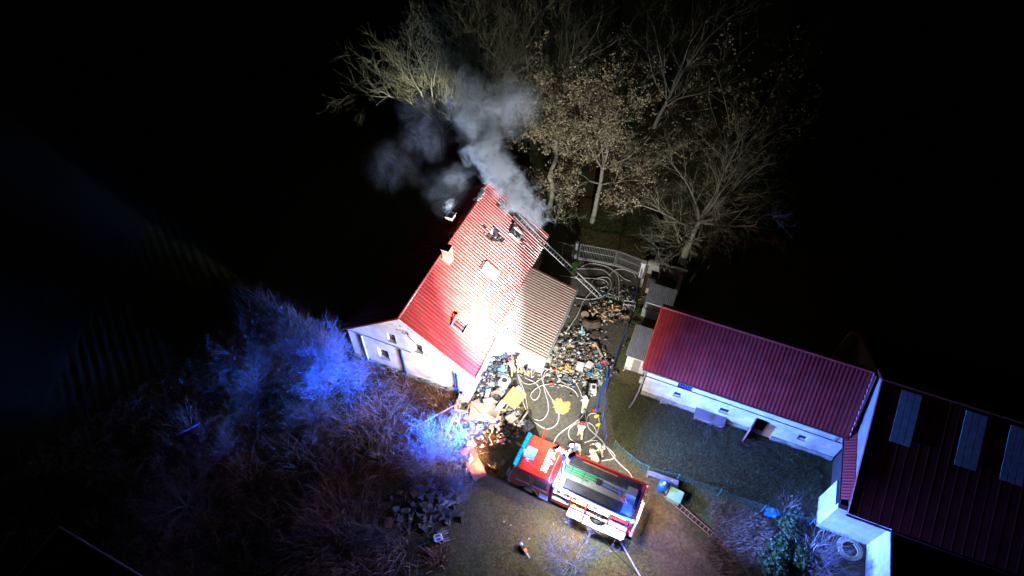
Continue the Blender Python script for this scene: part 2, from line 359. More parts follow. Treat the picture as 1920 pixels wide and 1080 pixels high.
X, Y = scatter(9000, TILL); blades('straw', 'flattened straw over rough dug soil below the net fence', X, Y, .3, .03, 1.5, (.26, .18, .11), (.12, .08, .05), cat='straw', curl=-.9)
X, Y = scatter(22000, YARD); k = vnoise(X, Y, 1.2) > .62; blades('weeds', 'sparse green tufts growing through the trodden yard', X[k], Y[k], .09, .02, 1.3, (.06, .1, .03), (.12, .12, .06), cat='weeds')
BACK = P2([(1040, 400), (1500, 420), (1300, 520), (1190, 505), (1080, 480)])
X, Y = scatter(16000, BACK); blades('grass', 'dim grass under the trees behind the gate', X, Y, .2, .025, 1.2, (.11, .1, .05), (.06, .06, .03))

# reed-like dead clumps
def clump_stuff(name, label, centres, cat):
    Vv = []; Cc = []
    for (px, py, r, h, n, lean_az, col) in centres:
        p = at(px, py); X = p.x+rng.normal(0, r*.7, n); Y = p.y+rng.normal(0, r*.7, n)
        base = np.stack([X, Y, ground_z(X, Y)-.02], -1); d = np.stack([(X-p.x)*.4+rng.normal(0, r*.5, n)+cos(lean_az)*r*.35, (Y-p.y)*.4+rng.normal(0, r*.5, n)+sin(lean_az)*r*.35], -1)
        H = h*(.5+.6*rng.random(n)); t = base.copy(); t[:, :2] += d*.55; t[:, 2] += H*.8; t2 = base.copy(); t2[:, :2] += d*1.25; t2[:, 2] += H*rng.uniform(.6, 1.1, n)
        a2 = rng.random(n)*2*pi; s = .018*(.5+rng.random(n)); o = np.stack([np.cos(a2)*s, np.sin(a2)*s, 0*s], -1)
        Vv.append(np.stack([base-o, base+o, t+o*.8, t-o*.8, t2], 1)); Cc.append(np.array(col)*rng.uniform(.5, 1.3, (n, 1)))
    Vv = np.concatenate(Vv); Cc = np.repeat(np.concatenate(Cc), 5, 0); n = len(Vv); b = np.arange(n)[:, None]*5
    Fq = b+np.array([[0, 1, 2]]), b+np.array([[0, 2, 3]]), b+np.array([[3, 2, 4]])
    return tag(npmesh(name, Vv.reshape(-1, 3), np.concatenate(Fq), grassmat, cols=Cc), label, cat, kind='stuff')
cl = []
RD = (.4, .24, .17); GY = (.34, .29, .24); RR = (.5, .23, .14)
for px, py, r, h, n, la, c in [(560, 625, 1.6, 1.6, 700, 2.2, GY), (500, 600, 1.3, 1.6, 500, 2.0, GY), (600, 650, 1.2, 1.3, 400, 2.4, GY), (470, 640, 1.0, 1.3, 350, 2.6, RD), (440, 650, .9, 1.2, 250, 2.6, RD),
        (705, 780, .8, .7, 300, 3, RR), (690, 690, .6, .7, 200, 4, RD), (740, 700, .7, .6, 200, 4, RD), (760, 745, .8, .5, 250, 3.4, RR), (820, 745, .5, .6, 160, 2, RD), (660, 800, .9, .9, 260, 3, RD), (730, 800, .8, .6, 260, .5, RR),
        (625, 950, 1.0, .8, 420, 3, RR), (640, 1010, 1.4, .9, 600, 2.8, RD), (590, 1010, 1.2, .9, 400, 2.8, RD), (660, 1060, 1.0, .8, 350, 3, RD), (745, 1035, .8, .6, 260, 3.3, RD), (455, 885, .8, .7, 200, 2.5, RR), (310, 820, .5, .6, 160, 2.5, (.4, .2, .1)), (350, 795, .8, 1.0, 200, 2.3, RD),
        (620, 880, .8, .8, 200, 2.3, RD), (560, 860, .8, .8, 160, 2.3, GY), (880, 720, .35, .5, 120, 3, RR), (850, 735, .4, .5, 160, 3, RR), (715, 850, .9, .7, 200, 2, GY), (820, 1045, .5, .5, 150, 2, RR), (930, 880, .25, .5, 40, 2, (.4, .3, .15)),
        (1480, 960, .5, .4, 160, 1, GY), (1540, 1040, 1.0, .6, 300, 1, GY), (1590, 990, .5, .4, 140, 1, GY), (1320, 790, .9, .4, 260, 4.4, (.1, .075, .05)), (1400, 830, .6, .35, 160, 4.4, (.1, .085, .06)), (1450, 850, .7, .35, 160, 4.4, (.1, .085, .06)), (1250, 770, .6, .25, 120, 4.4, (.1, .085, .06))]:
    cl.append((px, py, r, h, n, la, c))
clump_stuff('dead_reeds', 'clumps of tall dry reeds and dead stalks in the dark scrub', cl, 'reeds')

# ---------------------------------------------------------------- roof sheets
def sheet_mesh(name, width, length, period, h, row=.35, step=.014, prof='trap', holes=None, ns=None):
    """x along the ridge, y down the slope, z out of the roof"""
    n = max(1, round(width/period)); per = width/n; xs_, zs_ = [], []
    P = [(0, 0), (.45, 0), (.58, 1), (.87, 1)] if prof == 'trap' else [(k/6, .5-.5*cos(2*pi*k/6)) for k in range(6)] if prof == 'wave' else [(0, 0), (.86, 0), (.89, 1), (.97, 1)]
    for i in range(n):
        for a, b in P: xs_.append((i+a)*per); zs_.append(b*h)
    xs_.append(width); zs_.append(0); m = len(xs_); npd = len(P)
    rows = max(1, round(length/row)); rl = length/rows; Vv = []; Ff = []
    for r in range(rows):
        for yy, dz in ((r*rl, 0), ((r+1)*rl, step)):
            for a, b in zip(xs_, zs_): Vv.append((a, yy, b+dz))
    for r in range(rows):
        for j in range(m-1):
            if holes and (j//npd, r) in holes: continue
            a = r*2*m+j; Ff.append((a, a+1, a+m+1, a+m))
            if r < rows-1 and step > 0: Ff.append((a+m, a+m+1, a+2*m+1, a+2*m))
    me = bpy.data.meshes.new(name); me.from_pydata(Vv, [], Ff); return me
def slope_frame(p0, xdir, ddir, parent, name, holder=True):
    """Empty whose local x = ridge direction, y = down the slope"""
    x = Vector(xdir).normalized(); y = Vector(ddir).normalized(); z = x.cross(y)
    flip = z.z < 0
    if flip: z = -z; x = y.cross(z)
    e = bpy.data.objects.new(name, None); C.objects.link(e); e.parent = parent
    e.matrix_local = Matrix.Translation(p0) @ Matrix((x, y, z)).transposed().to_4x4(); e.empty_display_size = .3
    return e, flip
def add_soot(m, e, burns):
    n = m.node_tree.nodes; l = m.node_tree.links; b = n['Principled BSDF']; src = b.inputs['Base Color'].links[0].from_socket
    tc = n.new('ShaderNodeTexCoord'); tc.object = e; nz = n.new('ShaderNodeTexNoise'); nz.inputs['Scale'].default_value = 2.2; nz.inputs['Detail'].default_value = 7; l.new(tc.outputs['Object'], nz.inputs['Vector'])
    acc = None
    for (x, y, r, k) in burns:
        d = n.new('ShaderNodeVectorMath'); d.operation = 'DISTANCE'; l.new(tc.outputs['Object'], d.inputs[0]); d.inputs[1].default_value = (x, y, 0)
        mr = n.new('ShaderNodeMapRange'); mr.inputs[1].default_value = r*.3; mr.inputs[2].default_value = r; mr.inputs[3].default_value = k; mr.inputs[4].default_value = 0; l.new(d.outputs['Value'], mr.inputs[0])
        if acc is None: acc = mr.outputs[0]
        else: a = n.new('ShaderNodeMath'); a.operation = 'MAXIMUM'; l.new(acc, a.inputs[0]); l.new(mr.outputs[0], a.inputs[1]); acc = a.outputs[0]
    n3 = n.new('ShaderNodeMapRange'); n3.inputs[1].default_value = .36; n3.inputs[2].default_value = .6; l.new(nz.outputs[0], n3.inputs[0])
    mu = n.new('ShaderNodeMath'); mu.operation = 'MULTIPLY'; mu.use_clamp = True; l.new(acc, mu.inputs[0]); l.new(n3.outputs[0], mu.inputs[1])
    x = n.new('ShaderNodeMix'); x.data_type = 'RGBA'; l.new(mu.outputs[0], x.inputs[0]); l.new(src, x.inputs[6]); x.inputs[7].default_value = (.03, .02, .018, 1); l.new(x.outputs[2], b.inputs['Base Color'])
def roof_slope(parent, p0, xdir, L, eave_vec, nsheet, period, h, material, prof='trap', row=.35, step=.014, holes_by_sheet=None, name='roof', deckmat=None, skip=(), burns=None):
    Ls = Vector(eave_vec).length; e, flip = slope_frame(p0, xdir, eave_vec, parent, name)
    material = material.copy()
    for q in material.node_tree.nodes:
        if q.type == 'TEX_COORD': q.object = e
    if burns: add_soot(material, e, burns)
    wd = L/nsheet; shared = sheet_mesh('roof_sheet', wd, Ls, period, h, row, step, prof); shared.materials.append(material)
    for i in range(nsheet):
        if i in skip: continue
        me = shared
        if holes_by_sheet and i in holes_by_sheet: me = sheet_mesh('roof_sheet', wd, Ls, period, h, row, step, prof, holes_by_sheet[i]); me.materials.append(material)
        o = bpy.data.objects.new('roof_sheet', me); C.objects.link(o); o.parent = e
        o.location = ((-(i+1)*wd if flip else i*wd), 0, .0+.003*(i % 2)+random.uniform(0, .008)); o.rotation_euler = (random.uniform(-.0012, .0012), random.uniform(-.006, .006), 0)
    d = MB(); x0, x1 = (-L+.03, -.03) if flip else (.03, L-.03); d.b2((x0, .02, -.12), (x1, Ls-.04, -.05)); d.build('roof_deck', deckmat or M['soot'], e)
    return e, wd

# ---------------------------------------------------------------- burnt house
def window_part(parent, x, y0, y1, z0, z1, ax='x', depth=.18, fw=.06, material=None, glassmat=None, mull=0, name='window', nrm=-1):
    """window set in a wall plane; ax='x': wall runs along y at x"""
    b = MB(); g = MB(); t = .05
    def bb(m, a0, a1, c0, c1, d0, d1):
        if ax == 'x': m.b2((x+min(d0, d1), a0, c0), (x+max(d0, d1), a1, c1))
        else: m.b2((a0, x+min(d0, d1), c0), (a1, x+max(d0, d1), c1))
    bb(b, y0, y1, z0, z0+fw, depth, depth+t); bb(b, y0, y1, z1-fw, z1, depth, depth+t)
    bb(b, y0, y0+fw, z0+fw, z1-fw, depth, depth+t); bb(b, y1-fw, y1, z0+fw, z1-fw, depth, depth+t)
    for k in range(mull):
        c = y0+(y1-y0)*(k+1)/(mull+1); bb(b, c-fw/2, c+fw/2, z0+fw, z1-fw, depth+.004, depth+t-.004)
    o = b.build(name, material or M['frame'], parent); bb(g, y0+fw, y1-fw, z0+fw, z1-fw, depth+.02, depth+.03)
    g.build('pane', glassmat or M['glass'], o); return o

house = empty('farmhouse', (*HO, 0), radians(HAZ), 'whitewashed farmhouse with burnt red metal roof, white gable end and smoke rising from it', 'house')
W_, RZ, EZ, OV, SL = 9.73, 7.44, 3.36, .41, (7.44-3.36)/5.278
rise = lambda y: EZ+SL*(min(y, W_-y)+OV)-.16
low = (6.55, 1.25, 7.42, 2.43); up1 = (5.58, 4.0, 6.22, 4.95); up2 = (3.5, 3.9, 4.1, 4.88)
hole = lambda r: [(r[0], r[1]), (r[2], r[1]), (r[2], r[3]), (r[0], r[3])]
g = MB(); g.plate([(0, 0), (W_, 0), (W_, rise(W_)), (W_/2, rise(W_/2)), (0, rise(0))], [hole(low), hole(up1), hole(up2)], lambda p: (0, p[0], p[1]), lambda p: (.35, p[0], p[1]))
g.build('gable_wall', M['plaster'], house)
g = MB(); g.plate([(0, 0), (W_, 0), (W_, rise(W_)), (W_/2, rise(W_/2)), (0, rise(0))], [hole((3.2, 1, 4.4, 2.3)), hole((5.6, 1, 6.8, 2.3)), hole((4.3, 4.2, 5.3, 5.3))], lambda p: (14.35, p[0], p[1]), lambda p: (14.7, p[0], p[1]))
g.build('rear_gable_wall', M['plaster'], house)
for r in ((3.2, 1, 4.4, 2.3), (5.6, 1, 6.8, 2.3), (4.3, 4.2, 5.3, 5.3)): window_part(house, 14.7, r[0], r[2], r[1], r[3], depth=-.2, mull=1)
for y0, y1 in ((0, .35), (W_-.35, W_)):
    g = MB(); wins = [hole((11.6, 1, 12.7, 2.2))] if y0 == 0 else [hole((3, 1, 4.1, 2.2)), hole((9, 1, 10.1, 2.2))]
    if y0 == 0: wins += [hole((1.6, .1, 2.5, 2.1))]
    g.plate([(.352, 0), (14.348, 0), (14.348, rise(0)), (.352, rise(0))], wins, lambda p: (p[0], y0, p[1]), lambda p: (p[0], y1, p[1])); g.build('long_wall', M['plaster'], house)
window_part(house, 0, 11.6, 12.7, 1, 2.2, ax='y', mull=1)
for a in (3, 9): window_part(house, W_, a, a+1.1, 1, 2.2, ax='y', depth=-.2, mull=1)
dd = MB(); dd.b2((1.62, .1, .1), (2.48, .15, 2.1)); dd.build('door', M['woodgrey'], house)
window_part(house, 0, low[0], low[2], low[1], low[3], mull=1, depth=.2); window_part(house, 0, up1[0], up1[2], up1[1], up1[3], mull=0, depth=.22); window_part(house, 0, up2[0], up2[2], up2[1], up2[3], mull=0, depth=.22)
for r in (low, up1, up2):
    s = MB(); s.b2((-.05, r[0]-.06, r[1]-.06), (.2, r[2]+.06, r[1]-.002)); s.build('window_sill', M['concrete'], house)
# plinth, moulding, gable lips, pipes
s = MB()
for k in range(24):
    a = k*W_/24; h = .3+.1*sin(k*1.7)+random.uniform(-.04, .04); s.b2((-.16-random.uniform(0, .06), a, -.15), (-.002, a+W_/24, h))
s.build('plinth', M['plinth'], house)
s = MB(); s.b2((-.06, 4.45, 3.5), (-.002, W_, 3.58)); s.build('wall_moulding', M['plinth'], house)
s = MB()
for a0, a1 in ((0.02, W_/2), (W_/2, W_-.02)):
    s.tube([(-.045, a0, rise(a0)-.01), (-.045, a1, rise(a1)-.01)], .05, 4)
s.build('rake_board', M['plaster'], house)
s = MB(); s.tube([(-.09, 8.5, 3.45), (-.09, 8.54, .3)], .05, 8); s.build('drain_pipe', M['frame'], house)
s = MB(); s.tube([(-.09, 5.28, 3.4), (-.09, 5.24, .25)], .055, 8); s.build('drain_pipe', M['blue'], house)
s = MB(); s.tube([(-.1, 1.14, 3.3), (-.1, 1.1, .4)], .035, 8); s.tube([(-.12, .9, 2.95), (-.12, .9, .3)], .07, 8); s.tube([(-.12, .9, 2.95), (-.14, .3, 3.02), (-.1, -.38, 3.2)], .03, 6); s.build('drain_pipe', M['blue'], house)
s = MB(); s.box((-.05, 1.15, .9), (.1, .3, .4)); s.build('meter_box', M['blue'], house)
s = MB()
for k in range(26):
    a = 4.9+random.gauss(0, .35); z = 5.9+random.gauss(0, .28)-abs(a-4.9)*.3
    s.add([(-.012, a+random.uniform(-.14, .14), z+random.uniform(-.08, .08)) for _ in range(4)], [(0, 1, 2), (0, 2, 3)])
s.build('dead_vine', M['soot'], house)
s = MB(); s.lathe((-.1, 4.39, 5.87), [(.05, -.05), (.06, .05)], 8); s.build('cable_bracket', M['black'], house)
# masonry buttress at the right end of the gable
s = MB(); s.b2((-.55, -.02, -.1), (-.004, .62, .75)); s.build('buttress', M['plaster'], house, bevel=.04)

# holes burnt through the roof
NSH = 14; L_ = 14.857; wd = L_/NSH; per = wd/4; LS = 6.671; rows = round(LS/.35); rl = LS/rows
holes = {}; holecells = []
def burn(s, t):
    if not (0 < s < L_ and 0 < t < LS): return
    i = int(s/wd); c = int(((i+1)*wd-s)/per); r = int(t/rl); holes.setdefault(i, set()).add((min(c, 3), r)); holecells.append((s, t))
def blob(cs, ct, rs, rt, keep=.85):
    s = cs-rs
    while s < cs+rs:
        t = ct-rt
        while t < ct+rt:
            q = ((s-cs)/rs)**2+((t-ct)/rt)**2
            if q < 1 and random.random() < keep+(.5-q)*.5: burn(s, t)
            t += rl
        s += per
blob(10.95, 2.75, .6, .75, .9); blob(10.4, 2.1, .25, .8, .6); blob(11.1, 1.8, .3, .5, .5)
blob(13.85, 1.9, .45, .55, .75); blob(14.05, 2.7, .42, .6, .8); blob(14.15, 3.5, .35, .7, .8); blob(14.0, 4.3, .3, .5, .6); blob(13.5, 3.6, .3, .5, .5)
blob(12.5, 4.1, .55, .72, 1)   # roof window burnt out
RF = Vector((-.088, W_/2, RZ))
e, _ = roof_slope(house, RF, (1, 0, 0), L_, (0, -5.278, -(RZ-EZ)), NSH, .26, .05, M['redroof'], holes_by_sheet=holes, burns=[(-10.9, 2.5, 1.3, .8), (-10.3, 1.7, .9, .6), (-13.9, 2.0, 1.1, .85), (-14.1, 3.3, 1.3, .85), (-12.6, 3.6, 1.1, .8), (-13.4, .5, 1.4, .7), (-14.3, 4.6, 1.2, .7), (-12.2, 5.6, .8, .5), (-6.1, .9, .7, .4), (-7.9, 2.9, .8, .4)])
roofR = e
roof_slope(house, RF, (1, 0, 0), L_, (0, 5.278, -(RZ-EZ)), NSH, .26, .05, M['redroof'])
def R2(s, t, z=0): return Vector((-s, t, z))          # roof coordinates of the right slope
s = MB(); k = 0
for (a, t) in holecells:
    if random.random() < .5:
        cx, cy = a+random.uniform(-.05, .05), t+random.uniform(-.1, .1)
        pts = [R2(cx+random.uniform(.04, .16)*cos(q), cy+random.uniform(.06, .2)*sin(q), .0+.02*random.random()) for q in (0, 1.3, 2.6, 3.9, 5.1)]
        s.add([(p.x, p.y, p.z-.012) for p in pts], [(0, 1, 2, 3, 4)]); s.add([(p.x, p.y, p.z-.03) for p in pts], [(4, 3, 2, 1, 0)])
s.build('torn_membrane', M['membrane'], roofR)
s = MB()
for (a, t) in holecells:
    if random.random() < .45: s.box(R2(a+random.uniform(-.1, .1), t, .045), (random.uniform(.08, .2), random.uniform(.1, .3), .015), rz=random.uniform(-.4, .4), ry=random.uniform(-.3, .3))
s.build('charred_scrap', M['soot'], roofR)
for (a0, t0, a1, t1) in ((14.55, 4.2, 14.5, 4.75), (14.62, 5.0, 14.6, 5.6), (12.6, 5.2, 12.35, 6.3), (12.1, 5.0, 12.0, 5.3)):
    s = MB(); s.tube([R2(a0, t0, .08), R2((a0+a1)/2+.03, (t0+t1)/2, .09), R2(a1, t1, .08)], .035, 5); s.build('peeled_strip', M['membrane'], roofR)
# ridge cap with the torn end
s = MB(); s.tube([(-.1, W_/2, RZ+.03), (12.2, W_/2, RZ+.03)], .1, 8); s.tube([(13.9, W_/2, RZ+.03), (14.77, W_/2, RZ+.03)], .1, 8); s.build('ridge_cap', M['redroof'], house, smooth=True)
s = MB()
for k in range(14): s.box((12.25+k*.12, W_/2+.05+random.uniform(-.12, .12), RZ+.02+random.uniform(-.03, .06)), (.16, random.uniform(.15, .4), .03), rz=random.uniform(-.5, .5), ry=random.uniform(-.3, .3))
s.build('torn_ridge_membrane', M['membrane'], house)
for sx in (-.1, 14.78):   # rake flashings
    for sg in (-1, 1):
        s = MB(); a = Vector((sx, W_/2, RZ+.04)); b = Vector((sx, W_/2+sg*5.29, EZ+.04)); s.tube([a, b], .055, 4); s.build('rake_flashing', M['redroof'], house)
for yy, x0, x1 in ((-.47, -.1, 3.78), (-.47, 10.95, 14.75), (W_+.47, -.1, 14.77)):
    s = MB(); n = 8; r = .075
    for q in range(7):
        pass
    s.tube([(x0, yy, EZ-.03), (x1, yy, EZ-.03)], r, 8); s.build('gutter', M['gutter'], house)
# roof windows
def roof_window(s0, s1, t0, t1, kind):
    o = MB(); f = .09
    for a, b in ((s0, s0+f), (s1-f, s1)): o.box(R2((a+b)/2, (t0+t1)/2, .09), (b-a, t1-t0, .12))
    for a, b in ((t0, t0+f), (t1-f, t1)): o.box(R2((s0+s1)/2, (a+b)/2, .09), (s1-s0-2*f-.002, b-a, .12))
    fr = o.build('roof_window', M['greyframe' if kind == 'open' else 'frame'], roofR, bevel=.01)
    if kind == 'open':
        g = MB(); g.box(R2((s0+s1)/2, (t0+t1)/2, .04), (s1-s0-.2, t1-t0-.2, .02)); g.build('pane', M['glass'], fr)
        g = MB(); g.box(R2(s1-.17, (t0+t1)/2, .075), (.07, t1-t0-.24, .02), ry=.2); g.build('sash', M['blind_glare'], fr)
        g = MB(); g.tube([R2(s0+.25, t0-.02, .16), R2(s0+.8, t0-.08, .2), R2(s1+.05, t0+.05, .13)], .05, 6); g.build('rolled_awning', M['redroof'], fr)
    elif kind == 'closed':
        g = MB(); g.box(R2((s0+s1)/2, (t0+t1)/2, .1), (s1-s0-.2, t1-t0-.2, .02)); g.build('pane', M['blind_glare'], fr)  # white pane colour stands for glare reflected in the glass
        g = MB(); g.box(R2((s0+s1)/2, t0-.12, .07), (s1-s0-.1, .16, .05)); g.build('flashing', M['gutter'], fr)
        g = MB(); g.box(R2((s0+s1)/2, t1-.28, .125), (s1-s0-.3, .035, .02)); g.build('handle', M['black'], fr)
    else:
        g = MB(); g.box(R2((s0+s1)/2, (t0+t1)/2, -.03), (s1-s0-.25, t1-t0-.25, .02)); g.build('pane', mat('smoked_glass', (.12, .13, .09), .25, col2=(.3, .3, .22), scale=3), fr)
        g = MB(); g.box(R2(s0+.1, t1-.1, .16), (.5, .1, .04), rz=.9); g.box(R2(s1+.05, t1-.35, .16), (.1, .9, .04), rz=-.15); g.build('bent_sash', M['frame'], fr)
        g = MB(); g.box(R2((s0+s1)/2, t0+.02, .17), (s1-s0+.1, .14, .05)); g.build('charred_flashing', M['soot'], fr)
roof_window(2.02, 3.08, 3.28, 4.42, 'open'); roof_window(7.42, 8.38, 3.15, 4.5, 'closed'); roof_window(12.05, 12.95, 3.55, 4.6, 'burnt')
# chimneys
def chimney(x, y, z0, z1, w=.62, d=.5):
    c = MB(); c.b2((x-w/2, y-d/2, z0), (x+w/2, y+d/2, z1)); o = c.build('chimney', M['brick'], house)
    c = MB()
    for k in range(int((z1-z0)/.11)):
        z = z1-.05-k*.11; c.b2((x-w/2-.006, y-d/2-.006, z-.045), (x+w/2+.006, y+d/2+.006, z+.045))
    c.build('brick_course', M['brick'], o)
    c = MB(); c.plate([(x-w/2-.05, y-d/2-.05), (x+w/2+.05, y-d/2-.05), (x+w/2+.05, y+d/2+.05), (x-w/2-.05, y+d/2+.05)], [[(x-w/2+.1, y-d/2+.1), (x+w/2-.1, y-d/2+.1), (x+w/2-.1, y+d/2-.1), (x-w/2+.1, y+d/2-.1)]], lambda p: (p[0], p[1], z1), lambda p: (p[0], p[1], z1+.08)); c.build('chimney_cap', M['concrete'], o)
    c = MB(); c.b2((x-w/2+.02, y-d/2+.02, z1+.002), (x+w/2-.02, y+d/2-.02, z1+.06)); c.build('soot_bed', M['soot'], o)
    c = MB(); c.b2((x-w/2-.12, y-d/2-.16, z0+.1), (x+w/2+.12, y-d/2-.02, z0+.16)) if y < W_/2 else c.b2((x-w/2, y, z0), (x+w/2, y+.02, z0+.1)); c.build('flashing', M['redroof'], o)
chimney(6.15, 4.35, 6.6, 8.25); chimney(9.63, 5.80, 6.2, 7.85)
# porch
PX0, PX1, PY, PZ = 3.8, 10.92, -4.25, 2.38
e, _ = roof_slope(house, (PX0, -.37, 3.385), (1, 0, 0), PX1-PX0, (0, PY+.37, PZ-3.385), 6, .24, .1, M['porchroof'], name='porch_roof', step=.008, row=.6, deckmat=M['woodgrey'])
for a0, a1, nm in ((PX0+.25, PX1-.3, 'porch_wall'),):
    g = MB(); g.plate([(PX0+.25, 0), (PX1-.3, 0), (PX1-.3, 2.25), (PX0+.25, 2.25)], [hole((5, .9, 6.3, 1.9)), hole((8.2, .9, 9.5, 1.9))], lambda p: (p[0], -4.0, p[1]), lambda p: (p[0], -3.75, p[1])); g.build('porch_wall', M['plaster'], house)
    for q in (5, 8.2): window_part(house, -4.0, q, q+1.3, .9, 1.9, ax='y', depth=.1, mull=1)
g = MB(); g.plate([(-3.75, 0), (-.002, 0), (-.002, 3.1), (-3.75, 2.25)], [hole((-2.3, .1, -1.4, 2.0))], lambda p: (PX0+.25, p[0], p[1]), lambda p: (PX0+.45, p[0], p[1])); g.build('porch_wall', M['plaster'], house)
g = MB(); g.b2((PX0+.3, -2.28, .1), (PX0+.36, -1.42, 1.98)); g.build('door', M['woodgrey'], house)
g = MB(); g.plate([(-3.75, 0), (-.002, 0), (-.002, 3.1), (-3.75, 2.25)], [], lambda p: (PX1-.5, p[0], p[1]), lambda p: (PX1-.3, p[0], p[1])); g.build('porch_wall', M['plaster'], house)
g = MB(); g.tube([(PX0-.02, PY-.05, PZ-.03), (PX1+.05, PY-.05, PZ-.03)], .08, 8); g.build('porch_gutter', M['fencemetal'], house)
for sx in (PX0-.02, PX1+.02):
    g = MB(); g.tube([(sx, -.4, 3.41), (sx, PY, PZ+.03)], .04, 4); g.build('porch_flashing', M['redroof'], house)

# ---------------------------------------------------------------- barn
barn = empty('barn', (*BO, 0), radians(BAZ), 'long white plastered barn with a dark red tiled metal roof beside the garden', 'barn')
BL, BD, BEZ, BRZ = 13.4, 5.6, 3.3, 6.8
bh = [(2.2, 2.42, 3.2, 3.02), (2.16, 1.14, 2.72, 1.67), (5.42, 1.1, 6.1, 1.68), (10.72, 1.08, 11.3, 1.66), (7.84, .02, 8.75, 1.92)]
g = MB(); g.plate([(0, 0), (BL, 0), (BL, BEZ+.3), (0, BEZ+.3)], [hole(r) for r in bh], lambda p: (p[0], 0, p[1]), lambda p: (p[0], .35, p[1])); g.build('front_wall', M['plaster_barn'], barn)
g = MB(); g.plate([(.352, 0), (BD, 0), (BD, BEZ-.2), (2.8, BRZ-.25), (.352, BEZ+.2)], [], lambda p: (0, p[0], p[1]), lambda p: (.3, p[0], p[1])); g.build('end_wall', M['plaster_barn'], barn)
g = MB(); g.plate([(.352, 0), (BD, 0), (BD, BEZ-.2), (2.8, BRZ-.25), (.352, BEZ+.2)], [], lambda p: (BL-.3, p[0], p[1]), lambda p: (BL, p[0], p[1])); g.build('end_wall', M['plaster_barn'], barn)
g = MB(); g.plate([(.302, 0), (BL-.302, 0), (BL-.302, BEZ-.2), (.302, BEZ-.2)], [], lambda p: (p[0], BD-.3, p[1]), lambda p: (p[0], BD-.002, p[1])); g.build('back_wall', M['plaster_barn'], barn)
for i, r in enumerate(bh[:4]):
    window_part(barn, 0, r[0], r[2], r[1], r[3], ax='y', depth=.12, fw=.05, mull=(5 if i == 0 else 0), material=M['blue'] if i == 0 else M['frame'])
    if i: s = MB(); s.b2((r[0]-.05, -.07, r[1]-.07), (r[2]+.05, .1, r[1]-.002)); s.build('window_sill', M['plaster'], barn)
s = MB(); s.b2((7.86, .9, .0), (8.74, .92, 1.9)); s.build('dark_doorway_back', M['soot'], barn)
d = MB(); d.b2((0, -.03, .03), (1.0, .03, 1.9)); o = d.build('door', M['pinkred'], barn, loc=(7.82, -.04, 0), rz=radians(-105))
d = MB(); d.b2((.04, -.045, .1), (.96, -.032, 1.84)); d.build('door_panel', M['woodgrey'], o)
d = MB(); d.tube([(.9, -.05, 1.0), (.9, -.09, 1.05), (.9, -.05, 1.15)], .012, 5); d.build('handle', M['chrome'], o)
s = MB(); s.tube([(-.1, -.04, 2.42), (5.3, -.04, 2.40), (12.5, -.04, 2.3), (13.3, -.04, 2.35)], .03, 6); s.build('wall_cable', M['black_cable'], barn)
s = MB(); s.tube([(-.1, -.12, 3.2), (-.18, -.14, .3), (-.3, -.9, .12), (-.45, -1.5, .05)], .06, 8); s.build('downpipe', M['corr'], barn)
s = MB(); s.tube([(12.6, -.1, 3.2), (12.6, -.1, 2.3)], .03, 6); s.build('downpipe', M['corr'], barn)
for ks in (range(0, 15), range(18, 26)):
    s = MB()
    for k in ks: a = k*BL/26; s.b2((a, -.06-random.uniform(0, .05), -.1), (a+BL/26, -.002, .35+.12*random.random()))
    s.build('plinth', M['plinth'], barn)
BRX, BRL = -.4, 13.5
RO = Vector((BRX, 2.8, BRZ)); ev_ = (0, -3.05, -3.3)
# eave and ridge solved from the photograph
roof_slope(barn, RO, (1, 0, 0), BRL, ev_, 13, .24, .022, M['barnroof'], prof='wave', row=.38, step=.085)
roof_slope(barn, RO, (1, 0, 0), BRL, (0, 3.2, -3.46), 13, .24, .022, M['barnroof'], prof='wave', row=.38, step=.085)
s = MB(); s.tube([(BRX, 2.8, BRZ+.03), (BRX+BRL, 2.8, BRZ+.03)], .1, 6); s.build('ridge_cap', M['barnroof'], barn)
s = MB(); s.tube([(BRX, -.3, 3.46), (BRX+BRL, -.3, 3.46)], .09, 8); s.build('gutter', M['gutter'], barn)
for sx in (BRX-.02, BRX+BRL+.02):
    s = MB(); s.tube([(sx, 2.8, BRZ+.05), (sx, -.22, 3.54)], .06, 4); s.build('rake_flashing', mat('rake_red_steel', (.42, .03, .03), .45), barn)

# ---------------------------------------------------------------- hall at the right edge
hall = empty('hall', (19.62, 13.32, 0), radians(BAZ), 'large hall with near black red metal roof and translucent roof lights at the right edge', 'barn')
HRX, HRZ, HEZ, HD = .47, 7.5, 3.5, 7.0
g = MB(); g.plate([(0, 0), (3.0, 0), (3.0, 3.3), (0, 3.3)], [], lambda p: (p[0], 0, p[1]), lambda p: (p[0], .3, p[1])); g.build('front_wall', M['plaster'], hall)
g = MB(); g.b2((3.0, -6.0, 0), (3.3, -.002, 3.3)); g.build('side_wall', M['plaster'], hall)
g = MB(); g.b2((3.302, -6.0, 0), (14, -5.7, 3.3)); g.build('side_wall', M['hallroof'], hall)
g = MB(); g.b2((2.9, -6.4, 3.302), (14.4, -.36, 3.42)); g.build('annex_roof', M['black'], hall)
g = MB(); g.plate([(.302, 3.25), (14.2, 3.25), (14.2, 3.3), (7.2, 7.25), (.302, 3.55)], [], lambda p: (.72, p[0], p[1]), lambda p: (1.0, p[0], p[1])); g.build('gable_wall', mat('grey_gable_plaster', (.2, .19, .2), .9, col2=(.28, .27, .28), scale=1), hall)
g = MB(); g.b2((.72, .302, 0), (1.0, 14.2, 3.248)); g.build('lower_wall', mat('dark_lower_wall', (.03, .028, .026), .9, col2=(.05, .045, .04), scale=2, stretch=(1, 8, 1)), hall)  # wall below the lean-to roof, far darker than the gable above
g = MB(); g.b2((0, .302, 0), (.28, 2.0, 2.9)); g.build('lean_to_wall', M['plaster_barn'], hall)
